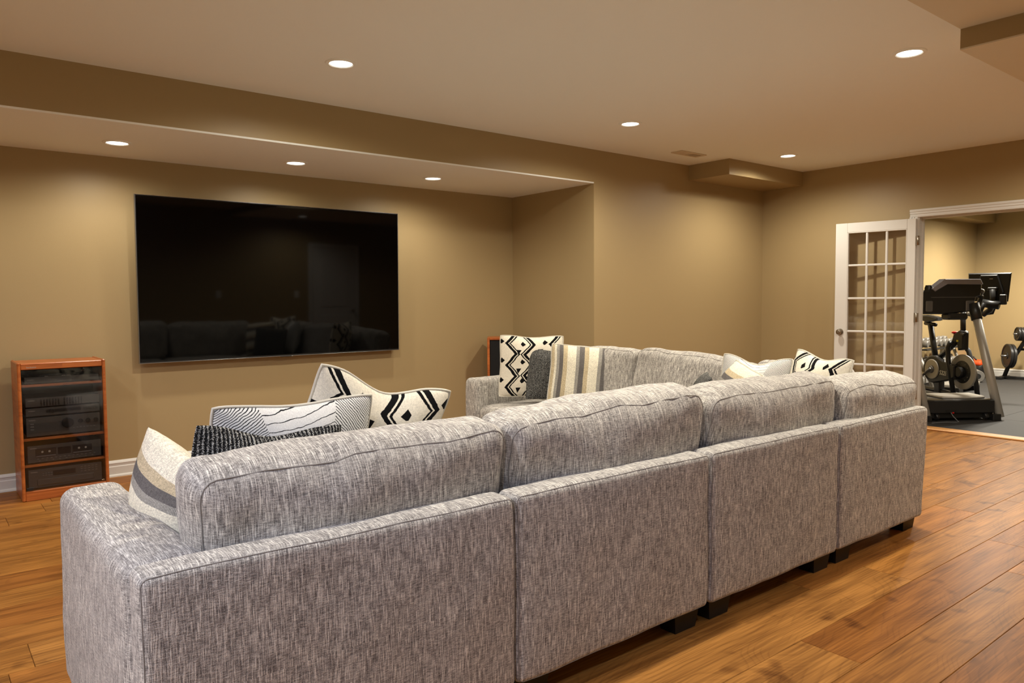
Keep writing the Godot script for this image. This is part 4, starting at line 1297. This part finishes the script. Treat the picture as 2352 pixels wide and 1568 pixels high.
func weights() -> void:
	var r := thing("dumbbell_rack", "two-tier black dumbbell rack along the gym's left wall", "rack", Vector3(3.80, 0, 0.36))
	for y: float in [0.56, 0.30]:
		var z := 0.0 if y > 0.5 else 0.08
		part("tray", span(-0.62, 0.62, y, y + 0.02, z - 0.15, z - 0.06, 0.004), M.black, r)
		part("tray", span(-0.62, 0.62, y - 0.02, y, z + 0.06, z + 0.15, 0.004), M.black, r)
	for x: float in [-0.60, 0.60]:
		part("upright", span(x - 0.03, x + 0.03, 0.0, 0.62, -0.16, -0.10, 0.006), M.silver, r)
		part("foot", span(x - 0.03, x + 0.03, 0.0, 0.05, -0.22, 0.26, 0.006), M.silver, r)
		part("brace", tubed([Vector3(x, 0.05, 0.22), Vector3(x, 0.56, 0.0)], 0.024, 8), M.silver, r)
	var sizes := [dumbbell_mesh(0.052), dumbbell_mesh(0.058), dumbbell_mesh(0.064)]
	for tier in 2:
		for k in 8:
			var s: Array = sizes[(k + tier) / 3 % 3]
			var y := 0.635 if tier == 0 else 0.375
			var z := 0.36 if tier == 0 else 0.44
			var d := thing("dumbbell", "grey hex dumbbell on the rack's %s tier, %s from its left end" % [["upper", "lower"][tier], ["first", "second", "third", "fourth", "fifth", "sixth", "seventh", "eighth"][k]], "dumbbell", Vector3(3.80 - 0.52 + k * 0.148, y, z), Basis(Vector3.RIGHT, 0.1), "hex dumbbells on the upper tier" if tier == 0 else "hex dumbbells on the lower tier")
			part("heads", s[0], M.hex, d)
			part("handle", s[1], M.steel, d)
	var b := thing("step_platform", "low pale step platform on the floor below the dumbbell rack", "platform", Vector3(3.45, 0, 0.80))
	part("deck", box(Vector3(0, 0.09, 0), Vector3(0.72, 0.05, 0.30), 0.012), M.silver, b)
	for x: float in [-0.28, 0.28]: part("riser", box(Vector3(x, 0.033, 0), Vector3(0.14, 0.066, 0.30), 0.006), M.black, b)
	# bag and roller beyond the flywheel
	var bag := thing("sports_bag", "orange and black sports bag on the gym floor behind the flywheel", "bag", Vector3(5.45, 0, 0.245))
	part("body", soft_box(Vector3(0.14, 0.11, 0.20), 0.05, Vector3(0.02, 0.02, 0.02), 0.006, Vector3(3, 1, 2), 14), M.black, bag, Transform3D(Basis(), Vector3(0, 0.125, 0)))
	part("flap", soft_box(Vector3(0.15, 0.04, 0.19), 0.03, Vector3(0.01, 0.01, 0.01), 0.004, Vector3(1, 1, 2), 12), M.orange, bag, Transform3D(Basis(), Vector3(0, 0.235, 0)))
	part("handle", tubed([Vector3(-0.08, 0.26, -0.12), Vector3(-0.07, 0.33, -0.06), Vector3(-0.07, 0.33, 0.06), Vector3(-0.08, 0.26, 0.12)], 0.012, 8), M.black, bag)
	var rl := thing("foam_roller", "pale grey foam roller lying on the gym floor behind the flywheel", "roller", Vector3(4.85, 0, 0.53), Basis(Vector3.UP, 0.5))
	part("roll", lathed([Vector2(0.04, 0.16), Vector2(0.085, 0.16), Vector2(0.09, 0.15), Vector2(0.09, -0.15), Vector2(0.085, -0.16), Vector2(0.04, -0.16), Vector2(0.04, 0.16)], 28, Transform3D(Basis(Vector3.BACK, PI / 2), Vector3(0, 0.09, 0))), M.hex, rl)
	part("core", lathed([Vector2(0, 0.158), Vector2(0.04, 0.158), Vector2(0.04, -0.158), Vector2(0, -0.158)], 16, Transform3D(Basis(Vector3.BACK, PI / 2), Vector3(0, 0.09, 0))), M.satin, rl)
	# plate tree by the far wall
	var w := thing("plate_tree", "black weight plate tree standing against the gym's far wall", "rack", Vector3(5.55, 0, 0.90))
	part("base", span(-0.18, 0.18, 0.0, 0.045, -0.28, -0.20, 0.006), M.black, w)
	part("base_rail", span(-0.03, 0.03, 0.01, 0.05, -0.22, 0.42, 0.006), M.black, w)
	part("base", span(-0.18, 0.18, 0.0, 0.045, 0.36, 0.44, 0.006), M.black, w)
	part("post", tubed([Vector3(0, 0.04, -0.22), Vector3(0, 0.20, -0.17), Vector3(0, 0.62, 0.05), Vector3(0, 0.95, 0.16)], 0.030, 12), M.black, w)
	part("cross_bar", tubed([Vector3(0, 0.47, -0.02), Vector3(0, 0.47, 0.42)], 0.02, 10), M.black, w)
	var axis := Vector3(-0.62, 0.04, -0.78).normalized()
	part("peg", tubed([Vector3(0, 0.36, -0.07), Vector3(0, 0.36, -0.07) + axis * 0.21], 0.014, 10), M.steel, w)
	part("peg", tubed([Vector3(0, 0.70, 0.09), Vector3(0, 0.70, 0.09) + axis * 0.21], 0.014, 10), M.steel, w)
	var q := Basis(Quaternion(Vector3.UP, axis))
	for k in 5:
		var big := k < 2
		var rr := 0.185 if big else 0.105
		var th := 0.042 if big else 0.034
		var at := Vector3(5.55, 0, 0.90) + (Vector3(0, 0.36, -0.07) if big else Vector3(0, 0.70, 0.09)) + axis * (0.07 + (k if big else k - 2) * (th + 0.006))
		var p := thing("weight_plate", ["large black weight plate nearest the post on the tree's lower peg", "large black weight plate outermost on the tree's lower peg", "small black weight plate nearest the post on the tree's upper peg", "small black weight plate in the middle of the tree's upper peg", "small black weight plate outermost on the tree's upper peg"][k], "weight plate", at, q, "large weight plates" if big else "small weight plates")
		part("disc", lathed([Vector2(0.018, th * 0.5), Vector2(0.05, th * 0.5), Vector2(0.055, th * 0.3), Vector2(rr * 0.82, th * 0.3), Vector2(rr * 0.86, th * 0.5), Vector2(rr * 0.97, th * 0.5), Vector2(rr, th * 0.35), Vector2(rr, -th * 0.35), Vector2(rr * 0.97, -th * 0.5), Vector2(rr * 0.86, -th * 0.5), Vector2(rr * 0.82, -th * 0.3), Vector2(0.055, -th * 0.3), Vector2(0.05, -th * 0.5), Vector2(0.018, -th * 0.5), Vector2(0.018, th * 0.5)], 32), M.satin, p)
